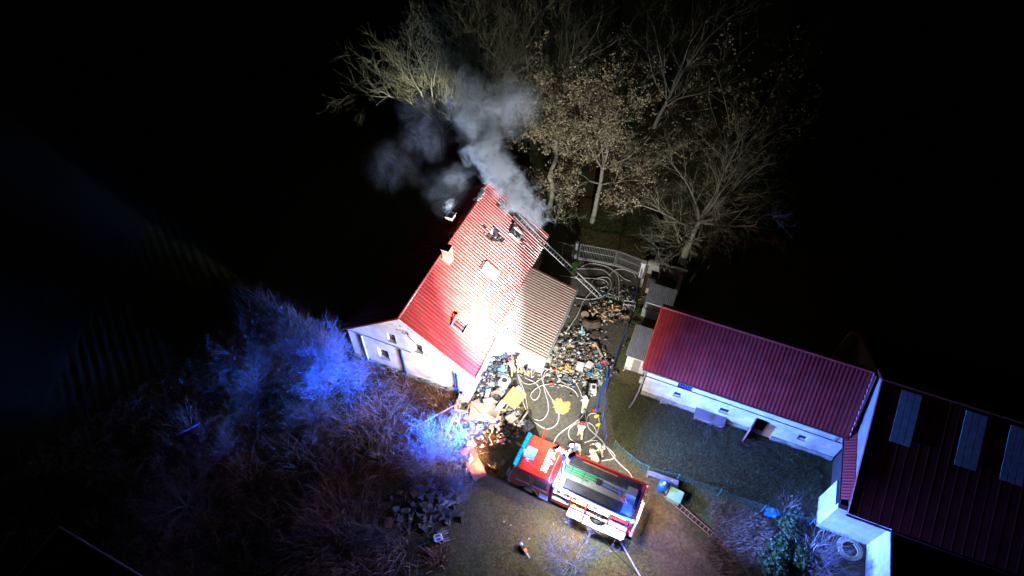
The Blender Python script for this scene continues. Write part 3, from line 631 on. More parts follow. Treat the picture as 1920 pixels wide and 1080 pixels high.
g = MB(); g.plate([(.1, 0), (14.0, 0), (14.0, 3.2), (.1, 3.2)], [], lambda p: (p[0], 14.0, p[1]), lambda p: (p[0], 14.2, p[1])); g.build('back_wall', M['plaster_barn'], hall)
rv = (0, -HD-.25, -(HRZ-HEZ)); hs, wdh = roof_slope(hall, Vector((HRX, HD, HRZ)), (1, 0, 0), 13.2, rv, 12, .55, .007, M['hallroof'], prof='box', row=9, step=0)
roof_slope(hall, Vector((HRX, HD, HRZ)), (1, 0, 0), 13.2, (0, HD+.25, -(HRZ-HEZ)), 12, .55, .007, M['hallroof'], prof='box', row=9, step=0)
# lean-to roof strip along the gable
roof_slope(hall, Vector((.69, 7.9, 3.8)), (0, -1, 0), 7.3, (-.55, 0, -.5), 7, .22, .03, M['barnroof'], prof='wave', row=.38, step=.02, name='lean_to_roof')
s = MB(); s.tube([(.08, 7.9, 3.27), (.08, .6, 3.27)], .06, 6); s.build('gutter', M['gutter'], hall)
s = MB(); s.tube([(HRX, HD, HRZ+.05), (HRX, -.25, HEZ+.05)], .05, 4); s.tube([(HRX, HD, HRZ+.05), (HRX, 2*HD+.2, HEZ+.05)], .05, 4); s.build('rake_flashing', mat('rake_red_steel', (.42, .03, .03), .45), hall)
s = MB(); s.tube([(HRX, HD, HRZ+.06), (13.5, HD, HRZ+.06)], .09, 6); s.build('ridge_cap', M['hallroof'], hall)
s = MB(); s.tube([(HRX-.05, -.33, HEZ-.06), (13.5, -.33, HEZ-.06)], .07, 8); s.build('gutter', M['gutter'], hall)
for (s0, s1, t0, t1) in ((1.15, 2.3, .25, 3.42), (4.67, 5.84, .26, 3.53), (7.02, 8.2, .29, 3.52)):
    m = MB()
    for k in range(3):
        a = s0+(s1-s0)*k/3; m.box((-(a+(s1-s0)/6), (t0+t1)/2, .075), ((s1-s0)/3-.03, t1-t0, .02))
    m.build('roof_light', M['poly'], hs)

# ---------------------------------------------------------------- fire engine
T = empty('fire_engine', (*TO, 0), radians(TAZ), 'red and white fire engine with lit open lockers and raised light mast', 'fire engine')
TL, TW = 8.0, 2.48
def arc(cx, cz, r, a0, a1, n=10): return [(cx+r*cos(radians(a0+(a1-a0)*k/n)), cz+r*sin(radians(a0+(a1-a0)*k/n))) for k in range(n+1)]
cabprof = [(2.62, .5), (2.62, 3.2), (2.5, 3.27), (.45, 3.27), (.22, 3.16), (.1, 2.9), (-.1, 1.75), (-.14, .85), (-.12, .45), (.35, .45)]+arc(1.2, .52, .62, 188, -8, 10)+[(1.95, .5)]
g = MB(); g.plate(cabprof, [], lambda p: (p[0], 0.02, p[1]), lambda p: (p[0], TW-.02, p[1])); cab = g.build('cab', M['engine'], T, bevel=.05)
g = MB(); g.add([(-.125, .12, 1.72), (-.125, TW-.12, 1.72), (.075, TW-.16, 2.86), (.075, .16, 2.86)], [(0, 1, 2, 3)]); g.add([(-.1, .12, 1.72), (-.1, TW-.12, 1.72), (.1, TW-.16, 2.86), (.1, .16, 2.86)], [(3, 2, 1, 0)])
g.build('windscreen', M['glass'], T)
g = MB(); g.box((-.2, TW/2, .62), (.22, TW-.04, .36)); g.build('bumper', M['engine2'], T, bevel=.04)
g = MB(); g.box((-.16, TW/2, 1.3), (.05, 1.5, .3)); g.build('grille', M['black'], T)
for y in (.3, TW-.3):
    g = MB(); g.lathe((-.33, y, .8), [(.1, 0), (.11, .02)], 12, 'x'); g.build('headlight', M['aluwhite'], T)
# number on the roof
def text(body, size, name, material, parent, matrix, ext=.004):
    cu = bpy.data.curves.new(name, 'FONT'); cu.body = body; cu.size = size; cu.extrude = ext; cu.offset = .018; cu.align_x = 'LEFT'
    t = bpy.data.objects.new(name, cu); C.objects.link(t); dg = bpy.context.evaluated_depsgraph_get(); me = bpy.data.meshes.new_from_object(t.evaluated_get(dg)); bpy.data.objects.remove(t)
    o = bpy.data.objects.new(name, me); C.objects.link(o); me.materials.clear(); me.materials.append(material); o.parent = parent; o.matrix_local = matrix; return o
mtx = Matrix.Translation((2.12, .42, 3.282)) @ Matrix(((0, -1, 0), (1, 0, 0), (0, 0, 1))).to_4x4()
text('381[P]25', .56, 'roof_number', mat('white_lettering', (.9, .9, .9), .4), T, mtx @ Matrix.Scale(.78, 4, (1, 0, 0)))
g = MB(); g.box((.75, 1.22, 3.31), (.68, .82, .07)); ht = g.build('roof_hatch', mat('hatch_glass', (.07, .1, .12), .75, col2=(.1, .13, .15), scale=4), T, bevel=.06)
g = MB(); g.plate([(.36, .76), (1.14, .76), (1.14, 1.68), (.36, 1.68)], [[(.42, .82), (1.08, .82), (1.08, 1.62), (.42, 1.62)]], lambda p: (p[0], p[1], 3.272), lambda p: (p[0], p[1], 3.325)); g.build('hatch_frame', M['engine'], T)
g = MB(); g.box((2.42, TW/2, 3.3), (.05, TW-.3, .05)); g.build('roof_rail', M['pinkred'], T)
# light bar along the front of the roof
g = MB(); g.box((.22, TW/2, 3.3), (.22, TW-.1, .07)); lb = g.build('light_bar', M['black'], T)
for a, b in ((.06, .62), (.66, 1.2), (1.28, 1.82), (1.86, TW-.06)):
    g = MB(); g.box((.17, (a+b)/2, 3.37), (.22, b-a, .11)); g.build('blue_lens', M['barlens'], T, bevel=.03)
# doors and windows on both sides
for side, y, sg in ((0, 0, -1), (1, TW, 1)):
    yo = y+sg*(-.02)
    for (x0, x1, has) in ((.22, 1.3, 1), (1.42, 2.5, 1)):
        d = MB(); z0 = 1.22 if x0 < 1 else .95
        d.b2((x0, min(yo, yo+sg*.03), z0), (x1, max(yo, yo+sg*.03), 3.02)); do = d.build('door', M['engine'], T, bevel=.012)
        w2 = MB(); w2.b2((x0+.1, min(yo+sg*.03, yo+sg*.042), 2.08), (x1-.08, max(yo+sg*.03, yo+sg*.042), 2.86)); w2.build('window', M['glass'], do)
        h = MB(); h.b2((x1-.3, min(yo+sg*.03, yo+sg*.07), 1.78), (x1-.1, max(yo+sg*.03, yo+sg*.07), 1.83)); h.build('handle', M['chrome'], do)
        h = MB(); h.b2((x0+.08, min(yo+sg*.03, yo+sg*.036), 1.5), (x1-.05, max(yo+sg*.03, yo+sg*.036), 1.6)); h.build('reflective_stripe', M['engine2'], do)
    for xm in (1.62,):
        h = MB(); h.tube([(1.5, yo+sg*.05, 1.95), (2.45, yo+sg*.05, 1.95)], .025, 6); h.build('grab_rail', M['chrome'], T)
    f = MB(); f.tube([(p[0], y+sg*.03, p[1]) for p in arc(1.2, .52, .66, 185, -5, 14)], .035, 6); f.build('wheel_arch', M['chrome'], T)
    for k in range(3):
        f = MB(); f.b2((1.98, min(y+sg*-.25, y+sg*(.02+.03*(2-k))), .42+.2*k), (2.58, max(y+sg*-.25, y+sg*(.02+.03*(2-k))), .46+.2*k)); f.build('cab_step', M['alu'], T)
    mi = MB(); mi.box((-.2, y+sg*.28, 2.35), (.09, .17, .5)); mi.tube([(-.0, y, 2.9), (-.15, y+sg*.28, 2.85), (-.2, y+sg*.28, 2.55)], .018, 5); mi.build('wing_mirror', M['black'], T)
# the offside door stands open
d = MB(); d.b2((0, -.03, 1.22), (.95, .03, 2.1)); d.b2((0, -.03, 2.1), (.08, .03, 2.95)); d.b2((.87, -.03, 2.1), (.95, .03, 2.95)); d.b2((0, -.03, 2.88), (.95, .03, 2.95))
do = d.build('door', M['engine'], T, loc=(.95, TW+.03, 0), rz=radians(95)); d = MB(); d.b2((.08, -.01, 2.1), (.87, .01, 2.88)); d.build('window', M['glass'], do)
def wheel(x, y, sg):
    t = MB(); prof = [(.3, -.14), (.46, -.15), (.52, -.1), (.52, .1), (.46, .15), (.3, .14)]; t.lathe((0, 0, 0), prof, 28, 'y', cap=False); o = t.build('wheel', M['rubber'], T, smooth=False, loc=(x, y, .5))
    r = MB(); r.lathe((0, 0, 0), [(.3, .13*sg), (.28, .05*sg), (.12, .06*sg), (.11, .15*sg)], 18, 'y'); r.build('rim', M['alu'], o)
for x in (1.2, 5.85):
    wheel(x, .17, -1); wheel(x, TW-.17, 1)
g = MB(); g.b2((.4, .6, .35), (7.6, 1.9, .62)); g.build('chassis', M['black'], T)
# body
core = MB(); core.b2((2.78, .55, .62), (7.95, TW-.02, 2.84)); core.build('body', M['engine'], T, bevel=.02)
fl = MB(); fl.b2((2.78, .03, 2.842), (7.95, TW-.03, 2.9)); fl.build('deck', M['alu'], T)
tr = MB()
for k in range(44):   # chequer ribs along the walkway
    tr.b2((3.0+k*.11, .8, 2.902), (3.04+k*.11, 1.6, 2.908))
tr.build('deck_tread', M['alu'], T)
def rim(x0, y0, x1, y1):
    r = MB(); r.b2((x0, y0, 2.905), (x1, y1, 3.14)); return r.build('side_coaming', M['engine'], T, bevel=.015)
rim(2.78, TW-.1, 8.0, TW+.02); rim(7.9, .1, 8.0, TW-.102); rim(2.7, .1, 2.776, TW-.102)
r = MB(); r.b2((2.78, -.02, 2.905), (8.0, .08, 3.06)); r.build('side_coaming', M['alu'], T)
r = MB(); r.b2((2.63, .1, .6), (2.7, TW-.1, 3.1)); r.build('cab_gap_panel', M['black'], T)
# lockers on the near side
bays = ((2.84, 3.98), (4.08, 5.02), (5.12, 6.52), (6.62, 7.78))
lk = MB()
for a, b in bays: lk.b2((a, .5, 1.02), (b, .548, 2.84))
lk.b2((2.8, .02, .98), (7.9, .5, 1.018)); lk.b2((2.8, .02, 2.8), (7.9, .5, 2.838)); lk.build('locker_lining', M['aluwhite'], T)
lk = MB()
for a, b in bays[:3]: lk.b2((a+.004, .06, 1.85), (b-.004, .496, 1.88))
lk.build('locker_shelf', M['aluwhite'], T)
for x0, x1 in ((2.78, 2.84), (3.98, 4.08), (5.02, 5.12), (6.52, 6.62), (7.78, 7.95)):
    p = MB(); p.b2((x0, -.02, .55 if x0 != 5.02 else .9), (x1, .5, 2.838)); p.build('locker_post', M['engine'], T, bevel=.01)
p = MB(); p.b2((2.842, .0, .52), (3.978, .05, 1.0)); p.build('skirt_panel', M['engine'], T)
p = MB(); p.b2((6.622, .0, .72), (7.778, .05, .97)); p.build('skirt_panel', M['engine'], T)
p = MB(); p.plate([(4.1, 1.0), (4.1, .6), (5.25, .6)]+arc(5.85, .5, .62, 172, 8, 12)+[(6.5, .6), (6.5, 1.0)], [], lambda q: (q[0], .3, q[1]), lambda q: (q[0], .34, q[1])); p.build('wheel_housing', M['black'], T)
# folded down locker flaps
for (a, b, cut) in ((4.06, 5.03, 0), (5.13, 6.55, 1), (6.6, 7.8, 0)):
    f = MB()
    if cut: out = [(a, -.6), (b, -.6), (b, -.06)]+[(5.95+.52*cos(q), -.06-.3*sin(q)) for q in [pi*k/8 for k in range(9)]]+[(a, -.06)]
    else: out = [(a, -.58), (b-.0, -.58), (b, -.4), (b, -.05), (a, -.05)] if a < 6 else [(a, -.58), (b-.15, -.58), (b, -.42), (b, -.05), (a, -.05)]
    f.plate(out, [], lambda q: (q[0], q[1], .93), lambda q: (q[0], q[1], .97)); f.build('folding_step', M['engine2'], T)
    f = MB(); f.tube([(a+.05, -.05, 1.5), (a+.05, -.5, .98)], .012, 4); f.tube([(b-.05, -.05, 1.5), (b-.05, -.4, .98)], .012, 4); f.build('stay_wire', M['chrome'], T)
# equipment in the lockers (fixed, each a part)
random.seed(11)
eqm = ['black', 'alu', 'rubber', 'engine', 'yellow', 'alu', 'darkgrey', 'lime', 'blue', 'orange']
for bi, (a, b) in enumerate(bays[:3]):
    for z in (1.02, 1.885):
        x = a+.08
        while x < b-.2:
            wv = random.uniform(.1, .26); h = random.uniform(.18, .6); e = MB(); kk = random.random()
            if kk < .4: e.lathe((x+wv/2, .28, z+.003), [(wv*.45, 0), (wv*.48, h*.7), (wv*.2, h*.85), (wv*.15, h)], 10)
            elif kk < .7: e.b2((x, .14, z+.003), (x+wv, .44, z+h)); e.b2((x+.02, .1, z+h*.3), (x+wv-.02, .139, z+h*.6))
            else: e.lathe((x+wv/2, .2, z+wv*.6), [(wv*.2, -.05), (wv*.58, -.04), (wv*.58, .2), (wv*.2, .21)], 14, 'y')
            e.build('equipment', M[random.choice(eqm)], T); x += wv+random.uniform(.03, .09)
for z in (1.35, 1.7, 2.1, 2.45):
    e = MB()
    for k in range(4): e.lathe((6.8+k*.26, .42, z), [(.06, 0), (.06, .1), (.04, .14)], 8, 'y')
    e.build('pump_outlet', M['chrome' if z < 2 else 'engine'], T)
e = MB(); e.b2((6.7, .1, 2.55), (7.7, .45, 2.62)); e.b2((6.7, .1, 1.9), (7.7, .4, 1.98)); e.build('pump_panel', M['engine'], T)
e = MB(); e.lathe((5.8, .12, 1.5), [(.02, .0), (.26, .0), (.26, .03), (.02, .03)], 20, 'y'); e.build('gully_cover', M['darkgrey'], T)
# strip light, beacons, rear lamps
s = MB(); s.b2((3.2, -.075, 2.93), (7.45, -.03, 3.0)); s.build('strip_light', M['striplens'], T)
for a, b in bays:
    s = MB(); s.b2((a+.03, .05, 2.77), (b-.03, .08, 2.795)); s.build('locker_light', M['baylens'], T)
def beacon(x, y, z, name='beacon'):
    b = MB(); b.lathe((x, y, z), [(.07, 0), (.07, .04)], 12); o = b.build('beacon', M['black'], T)
    b = MB(); b.lathe((x, y, z+.041), [(.055, 0), (.065, .05), (.05, .11), (.01, .13)], 12); b.build('lens', M['bluelens'], o, smooth=True)
beacon(2.86, -.04, 3.1); beacon(7.84, -.02, 3.1); beacon(2.9, TW+.02, 3.1)
for (x, y, z) in ((8.03, TW-.02, 2.95), (7.97, -.05, 1.35)):
    b = MB(); b.lathe((x, y, z), [(.035, 0), (.04, .04), (.01, .06)], 8); b.build('rear_lamp', M['redlens'], T)
# deck equipment
b = MB(); b.b2((3.35, .12, 2.912), (7.05, .76, 3.2)); b.build('equipment_box', M['darkgrey'], T, bevel=.02)
b = MB()
for k in range(30): b.b2((3.45+k*.118, .085, 3.02), (3.49+k*.118, .118, 3.15))
b.build('box_ribs', M['black'], T)
b = MB(); b.b2((3.15, 1.72, 2.912), (7.55, 2.34, 3.1)); b.build('equipment_box', M['darkgrey'], T, bevel=.02)
b = MB(); b.tube([(3.9, 2.2, 3.13), (6.2, 2.2, 3.13)], .025, 6); b.build('pike_pole', M['orange'], T)
b = MB(); b.tube([(3.7, 2.3, 3.14), (6.0, 2.3, 3.14)], .02, 6); b.build('pike_pole', M['chrome'], T)
for k, (y, x1) in enumerate(((1.2, 4.6), (1.34, 5.1), (1.48, 5.1), (1.6, 5.2))):
    b = MB(); b.tube(spline([(2.98, y, 2.98), (3.8, y+.02, 3.0), (x1, y+.04*sin(k), 2.99)], 5), .045, 8); b.build('suction_hose', M['green'], T, smooth=True)
for x in (3.5, 4.3):
    b = MB(); b.tube([(x, .78, 3.06), (x-.02, 1.2, 3.08), (x, 1.68, 3.06)], .014, 5); b.build('strap', M['black'], T)
b = MB(); b.tube([(5.15, 1.3, 3.02), (6.75, 1.22, 3.02)], .03, 6); b.tube([(5.15, 1.52, 3.02), (6.75, 1.44, 3.02)], .03, 6)
for k in range(7): b.tube([(5.3+k*.22, 1.29, 3.02), (5.3+k*.22, 1.51, 3.02)], .016, 5)
b.build('hook_ladder', M['blue'], T)
b = MB(); b.box((5.25, 1.42, 3.0), (.28, .36, .14)); b.build('hose_clamp', M['black'], T, bevel=.02)
b = MB(); b.lathe((6.95, 1.1, 2.91), [(.12, 0), (.12, .14), (.06, .2), (.07, .34), (.02, .38)], 12); mo = b.build('water_monitor', M['engine'], T)
b = MB(); b.tube([(6.98, 1.1, 3.22), (7.25, .78, 3.3)], [.035, .02], 8); b.build('barrel', M['engine2'], mo)
b = MB(); b.b2((7.0, 1.36, 2.912), (7.62, 1.9, 3.22)); b.build('deck_box', M['woodgrey'], T, bevel=.02)
b = MB()
for k in range(5): b.lathe((7.72, .9+k*.16, 2.912), [(.06, 0), (.06, .12), (.03, .17)], 8); 
b.b2((7.64, .8, 2.912), (7.84, 1.7, 2.96)); b.build('valve_rack', M['black'], T)
for y in (TW-.35, TW-.75):
    b = MB(); b.tube([(8.0, y, 3.2), (8.14, y, 3.1), (8.14, y, .7)], .022, 6); b.build('rear_ladder_rail', M['chrome'], T)
b = MB()
for k in range(7): b.tube([(8.14, TW-.75, .85+k*.32), (8.14, TW-.35, .85+k*.32)], .014, 5)
b.build('rear_ladder_rungs', M['chrome'], T)
b = MB(); b.b2((8.0, .05, 1.0), (8.05, 1.6, 2.8)); b.build('rear_shutter', M['alu'], T)
b = MB(); b.b2((8.0, .0, .55), (8.22, TW, .68)); b.build('rear_bumper', M['engine2'], T, bevel=.02)
b = MB(); b.tube([(8.1, .1, 2.9), (8.16, .1, 2.7), (8.16, .1, .8)], .03, 6); b.tube([(8.16, .1, 2.7), (8.16, 1.5, 2.7)], .02, 6); b.build('rear_frame', M['engine2'], T)
# mast
b = MB(); b.tube([(3.0, .6, 2.9), (3.0, .6, 4.3)], .055, 8); b.tube([(3.0, .6, 4.3), (3.0, .6, 5.4)], .042, 8); b.tube([(3.0, .6, 5.4), (3.0, .6, 6.25)], .03, 8); b.build('mast', M['blue'], T)
b = MB(); b.tube(spline([(3.12, .68, 2.95), (3.16, .7, 4.0), (3.2, .66, 5.0), (3.1, .62, 5.7), (3.02, .6, 6.1)], 6), .02, 5); b.build('mast_cable', M['black_cable'], T)
b = MB(); b.box((3.0, .6, 6.3), (.22, .2, .22)); b.tube([(2.55, .66, 6.36), (3.45, .66, 6.36)], .025, 6); b.build('lamp_bracket', M['black'], T)
tw = lambda p: Matrix.Rotation(radians(TAZ), 3, 'Z') @ Vector(p) + Vector((*TO, 0))
itw = lambda p: Matrix.Rotation(-radians(TAZ), 3, 'Z') @ (Vector(p)-Vector((*TO, 0)))
# three flood heads: (position, aim in the yard, share of the power, beam angle)
for p, aim, share, beam in (((2.52, .72, 6.35), at(906, 572, 4.8), .44, 32), ((3.48, .72, 6.35), Vector((-4.0, 29, 5.4)), .68, 140), ((2.95, .78, 6.12), tw((3.2, 1.9, 0)), .045, 165)):
    p = Vector(p); dvec = (itw(aim)-p).normalized(); q = dvec.to_track_quat('X', 'Z').to_matrix()
    b = MB(); b.box((0, 0, 0), (.12, .36, .28)); fl_ = b.build('floodlight', M['black'], T, bevel=.02); fl_.matrix_local = Matrix.Translation(p) @ q.to_4x4()
    b = MB(); b.box((.064, 0, 0), (.006, .32, .24)); b.build('lens', M['lamplens'], fl_)
    b = MB()
    for sy, sz, wy, wz in ((0, .16, .4, .02), (0, -.16, .4, .02), (.2, 0, .02, .3), (-.2, 0, .02, .3)): b.box((.08, sy, sz), (.17, wy, wz))
    b.build('hood', M['black'], fl_)
    light('mast_lamp', 'AREA', tw(p+dvec*.17), P_MAST*share, (1, .985, .95), size=.3, size_y=.24, aim=tw(p+dvec*2), spread=radians(beam))
BLUE = (.005, .12, 1)
light('light_bar_lamp', 'AREA', tw((-.02, TW/2, 3.42)), P_BAR*.85, BLUE, size=2.0, size_y=.08, aim=tw((-3, TW/2-.3, 3.2)), spread=radians(44))
light('light_bar_glow', 'AREA', tw((.3, TW/2, 3.5)), 260, (.12, .3, 1), size=.1, size_y=2, aim=tw((1.2, TW/2, 3.2)), spread=radians(170))
light('light_bar_lamp', 'AREA', tw((.2, -.06, 3.42)), P_BAR*.06, BLUE, size=.2, size_y=.08, aim=tw((-.8, -2, 3.5)), spread=radians(140))
light('light_bar_lamp', 'AREA', tw((.2, TW+.06, 3.42)), P_BAR*.24, (.02, .3, 1), size=.2, size_y=.08, aim=tw((-2.2, TW+1.5, 3.5)), spread=radians(62))
light('beacon_lamp', 'POINT', tw((2.86, -.2, 3.3)), P_BEAC, (.02, .1, 1), size=.06)
light('beacon_lamp', 'POINT', tw((7.84, -.2, 3.3)), P_BEAC, (.02, .1, 1), size=.06)
light('beacon_lamp', 'AREA', tw((2.9, TW+.15, 3.35)), P_BEACR, (.05, .19, 1), size=.15, size_y=.12, aim=tw((2.9, TW+.15, 3.35))+Vector((.992, .12, .1)), spread=radians(84))
light('beacon_lamp', 'AREA', tw((8.15, .25, 3.25)), 800, (.06, .16, 1), size=.14, size_y=.12, aim=(20.6, 12.6, .9), spread=radians(38))
light('strip_lamp', 'AREA', tw((5.3, -.1, 2.9)), P_STRIP, (1, .84, .6), size=4.2, size_y=.05, aim=tw((5.3, -1.2, 1.9)))
for a, b in bays: light('locker_lamp', 'AREA', tw(((a+b)/2, .1, 2.74)), 16, (1, .97, .92), size=(b-a)*.8, size_y=.06, aim=tw(((a+b)/2, .35, 1.2)))
light('strip_lamp', 'AREA', tw((5.3, TW+.1, 2.95)), P_STRIP*.75, (1, .96, .88), size=4.6, size_y=.06, aim=tw((5.3, TW+1.6, 2.2)))
s = MB(); s.b2((3.2, TW+.03, 2.9), (7.45, TW+.07, 2.97)); s.build('strip_light', M['striplens'], T)
light('rear_work_lamp', 'AREA', tw((8.1, TW/2, 2.95)), P_STRIP*.35, (1, .88, .85), size=1.6, size_y=.06, aim=tw((9.6, TW/2, 2.2)))
for y in (.3, TW-.3): light('headlight_lamp', 'SPOT', tw((-.46, y, .85)), 6200, (1, .62, .5), size=.08, aim=tw((-6, y+.9, 2.2)), spot=radians(84))
light('rear_red_lamp', 'POINT', tw((8.15, .0, 1.4)), 14, (1, .03, .08), size=.04)

# ---------------------------------------------------------------- trees and bushes
def tubes_mesh(name, segs, material, parent, sides=4):
    """segs: list of (polyline Nx3, radii N)"""
    Vs = []; Fs = []; k = 0; ang = np.arange(sides)*2*pi/sides
    for P, r in segs:
        P = np.asarray(P); n = len(P); t = np.gradient(P, axis=0); t /= np.linalg.norm(t, axis=1, keepdims=True)+1e-9
        ref = np.where(np.abs(t[:, 2:3]) > .9, [[1., 0, 0]], [[0, 0, 1.]]); a = np.cross(t, ref); a /= np.linalg.norm(a, axis=1, keepdims=True)+1e-9; b = np.cross(t, a)
        ring = P[:, None]+(a[:, None]*np.cos(ang)[None, :, None]+b[:, None]*np.sin(ang)[None, :, None])*np.asarray(r)[:, None, None]
        Vs.append(ring.reshape(-1, 3)); i = np.arange(n-1)[:, None]*sides; j = np.arange(sides)[None]; j2 = (j+1) % sides
        Fs.append(np.stack([i+j, i+j2, i+sides+j2, i+sides+j], -1).reshape(-1, 4)+k); k += n*sides
    return npmesh(name, np.concatenate(Vs), np.concatenate(Fs), material, parent, smooth=sides > 4)
def grow(p, d, L, r, n, wig, up, R_, taper=.35):
    pts = [p]; rs = [r]; d = d/np.linalg.norm(d)
    for i in range(n):
        d = d+R_.normal(0, wig, 3)+np.array([0, 0, up]); d /= np.linalg.norm(d); pts.append(pts[-1]+d*L/n); rs.append(r*(1-(1-taper)*(i+1)/n))
    return np.array(pts), np.array(rs)
def child_dir(t, R_, ang):
    a = np.cross(t, R_.normal(0, 1, 3)); a /= np.linalg.norm(a)+1e-9; return t*cos(ang)+a*sin(ang)
def tree(name, label, base, h, spread, seed, trunk_h=.3, r=.22, lean=(0, 0), levels=(9, 8, 7, 5), leaves=0, twigm='twig', group='trees behind the house', cat='tree', trunkpath=None, leafsize=.13, tw=.009, barkm='treebark', up=.05):
    R_ = np.random.default_rng(seed); root = empty(name, (base[0], base[1], gz(base[0], base[1])-.05), 0, label, cat, group)
    th = h*trunk_h
    if trunkpath is not None: tp = np.array([(a, b, c) for a, b, c in trunkpath], float); tr_ = np.linspace(r, r*.62, len(tp)); th = tp[-1, 2]
    else: tp, tr_ = grow(np.zeros(3), np.array([lean[0], lean[1], 1.]), th, r, 6, .07, .03, R_, .68)
    limbs = [(tp, tr_)]; lv = []; top = tp[-1]; Lr = h-th
    main = []
    for k in range(levels[0]):      # big limbs
        az = 2*pi*k/levels[0]+R_.normal(0, .25); el = R_.uniform(.35, 1.35); f = R_.uniform(.72, 1.0) if k else 1
        i = -1 if k < 4 else R_.integers(max(1, len(tp)-(2 if leaves > 3000 else 3)), len(tp)); d = np.array([cos(az)*cos(el), sin(az)*cos(el), sin(el)])
        L = (spread*cos(el)+Lr*sin(el))*.72*R_.uniform(.8, 1.1); pl = grow(tp[i], d, L, r*.42*f, 8, .13, up, R_, .3); limbs.append(pl); main.append((pl, L))
    l2 = []; fine = []
    for (P, rs), L in main:
        for k in range(levels[1]):
            i = R_.integers(2, len(P)); t = P[i]-P[i-1]; t /= np.linalg.norm(t); L2 = L*R_.uniform(.35, .6); pl = grow(P[i], child_dir(t, R_, R_.uniform(.4, .95)), L2, rs[i]*.55, 6, .16, up, R_, .3); l2.append((pl, L2))
    l3 = []
    for (P, rs), L in l2:
        for k in range(levels[2]):
            i = R_.integers(1, len(P)); t = P[i]-P[i-1]; t /= np.linalg.norm(t); L3 = L*R_.uniform(.35, .6); pl = grow(P[i], child_dir(t, R_, R_.uniform(.4, .9)), L3, max(rs[i]*.5, tw), 4, .2, up, R_, .4); l3.append((pl, L3))
    l4 = []; lp = []
    for (P, rs), L in l3:
        lp.append(P[-1])
        for k in range(levels[3]):
            i = R_.integers(1, len(P)); t = P[i]-P[i-1]; t /= np.linalg.norm(t); L4 = L*R_.uniform(.4, .75); pl = grow(P[i], child_dir(t, R_, R_.uniform(.4, .9)), L4, tw*.75, 3, .2, up, R_, .5); l4.append(pl); lp.append(pl[0][-1]); lp.append(pl[0][1])
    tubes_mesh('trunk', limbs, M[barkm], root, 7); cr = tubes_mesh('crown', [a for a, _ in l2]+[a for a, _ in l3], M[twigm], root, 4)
    tubes_mesh('fine_twigs', l4, M[twigm], root, 3)['kind'] = 'stuff'
    if leaves:
        lp = np.array(lp); wgt = R_.random(len(lp))**3; wgt /= wgt.sum(); q = lp[R_.choice(len(lp), leaves, p=wgt)]+R_.normal(0, .14, (leaves, 3)); s = leafsize*R_.uniform(.5, 1.2, (leaves, 1, 1))
        e1 = R_.normal(0, 1, (leaves, 3)); e1 /= np.linalg.norm(e1, axis=1, keepdims=True); e2 = np.cross(e1, R_.normal(0, 1, (leaves, 3))); e2 /= np.linalg.norm(e2, axis=1, keepdims=True)
        quad = np.stack([-e1, -e2*.6, e1, e2*.6], 1)*s*.5*2+q[:, None]; lf = npmesh('dry_leaves', quad.reshape(-1, 3), np.arange(4*leaves).reshape(-1, 4), M['leaf'], root); lf['kind'] = 'stuff'
    return root
tree('bare_tree', 'broad bare tree farthest left behind the smoke, its branches reaching out past the house', (-7.4, 50.0), 15.5, 4.9, 3, levels=(11, 8, 7, 5))
tree('bare_tree', 'tall bare tree directly behind the brightest smoke, second from the left', (-3.6, 51.5), 17, 5.2, 4, levels=(11, 8, 7, 5))
tree('bare_tree', 'bare tree rising just left of the nearer leafy tree with the crooked trunk', (1.2, 52.5), 17, 5.2, 5, levels=(11, 8, 7, 5))
tree('bare_tree', 'bare tree at the very top edge of the group behind the other crowns', (-1.5, 58.5), 17, 7.0, 6, levels=(9, 7, 5, 4))
tree('bare_tree', 'bare tree in the back row above the two leafy trees', (5.0, 58), 17, 5.2, 16, levels=(9, 7, 5, 4))
b = at(1031, 392); tree('leafy_tree', 'tree with pale crooked trunk and dry brown leaves right behind the house corner', (b.x, b.y), 13.5, 4.2, 8, r=.24, levels=(7, 6, 6, 4), leaves=8500, group='trees holding dry leaves', trunkpath=[(0, 0, 0), (.05, .0, 1.2), (.12, .02, 2.4), (.0, .1, 3.2), (-.28, .1, 3.9), (-.1, .15, 4.8), (.2, .1, 5.8), (.12, .1, 7.0), (.1, 0, 8.0)], leafsize=.1, up=.07)
b = at(1110, 416); tree('leafy_tree', 'tree with dry brown leaves standing between crooked tree and the lit bare tree', (b.x, b.y), 15.0, 4.8, 9, r=.24, levels=(9, 7, 6, 4), leaves=11000, group='trees holding dry leaves', trunkpath=[(0, 0, 0), (.1, 0, 1.6), (.15, .1, 3.2), (.25, .05, 4.6), (.2, .1, 6.2)], leafsize=.1, up=.02)
b = at(1277, 492); tree('bare_tree', 'bare spreading tree with blue lit trunk beside the ruined wall and barn', (b.x, b.y), 12.5, 5.6, 12, r=.33, levels=(11, 8, 7, 5), group='trees behind the yard', trunkpath=[(0, 0, 0), (.1, -.05, 1.5), (.12, .0, 3.0), (.25, .05, 4.2), (.45, .1, 5.0)], up=.01)
tree('bare_tree', 'very dim bare tree far back above the leafy trees', (15.2, 56), 15, 3.8, 13, levels=(8, 6, 5, 4), group='trees behind the yard')
tree('leafy_tree', 'faint tree with few leaves in the dark at the upper right', (20.5, 46.5), 13.5, 4.2, 14, levels=(9, 6, 5, 3), leaves=1500, group='trees holding dry leaves')
b = at(1040, 425); tree('sapling', 'small bare sapling with pale green stems beside the crooked trunk', (b.x, b.y), 3.4, 1.9, 21, r=.05, levels=(7, 5, 4, 2), group='small saplings', cat='sapling', tw=.01, trunk_h=.2)
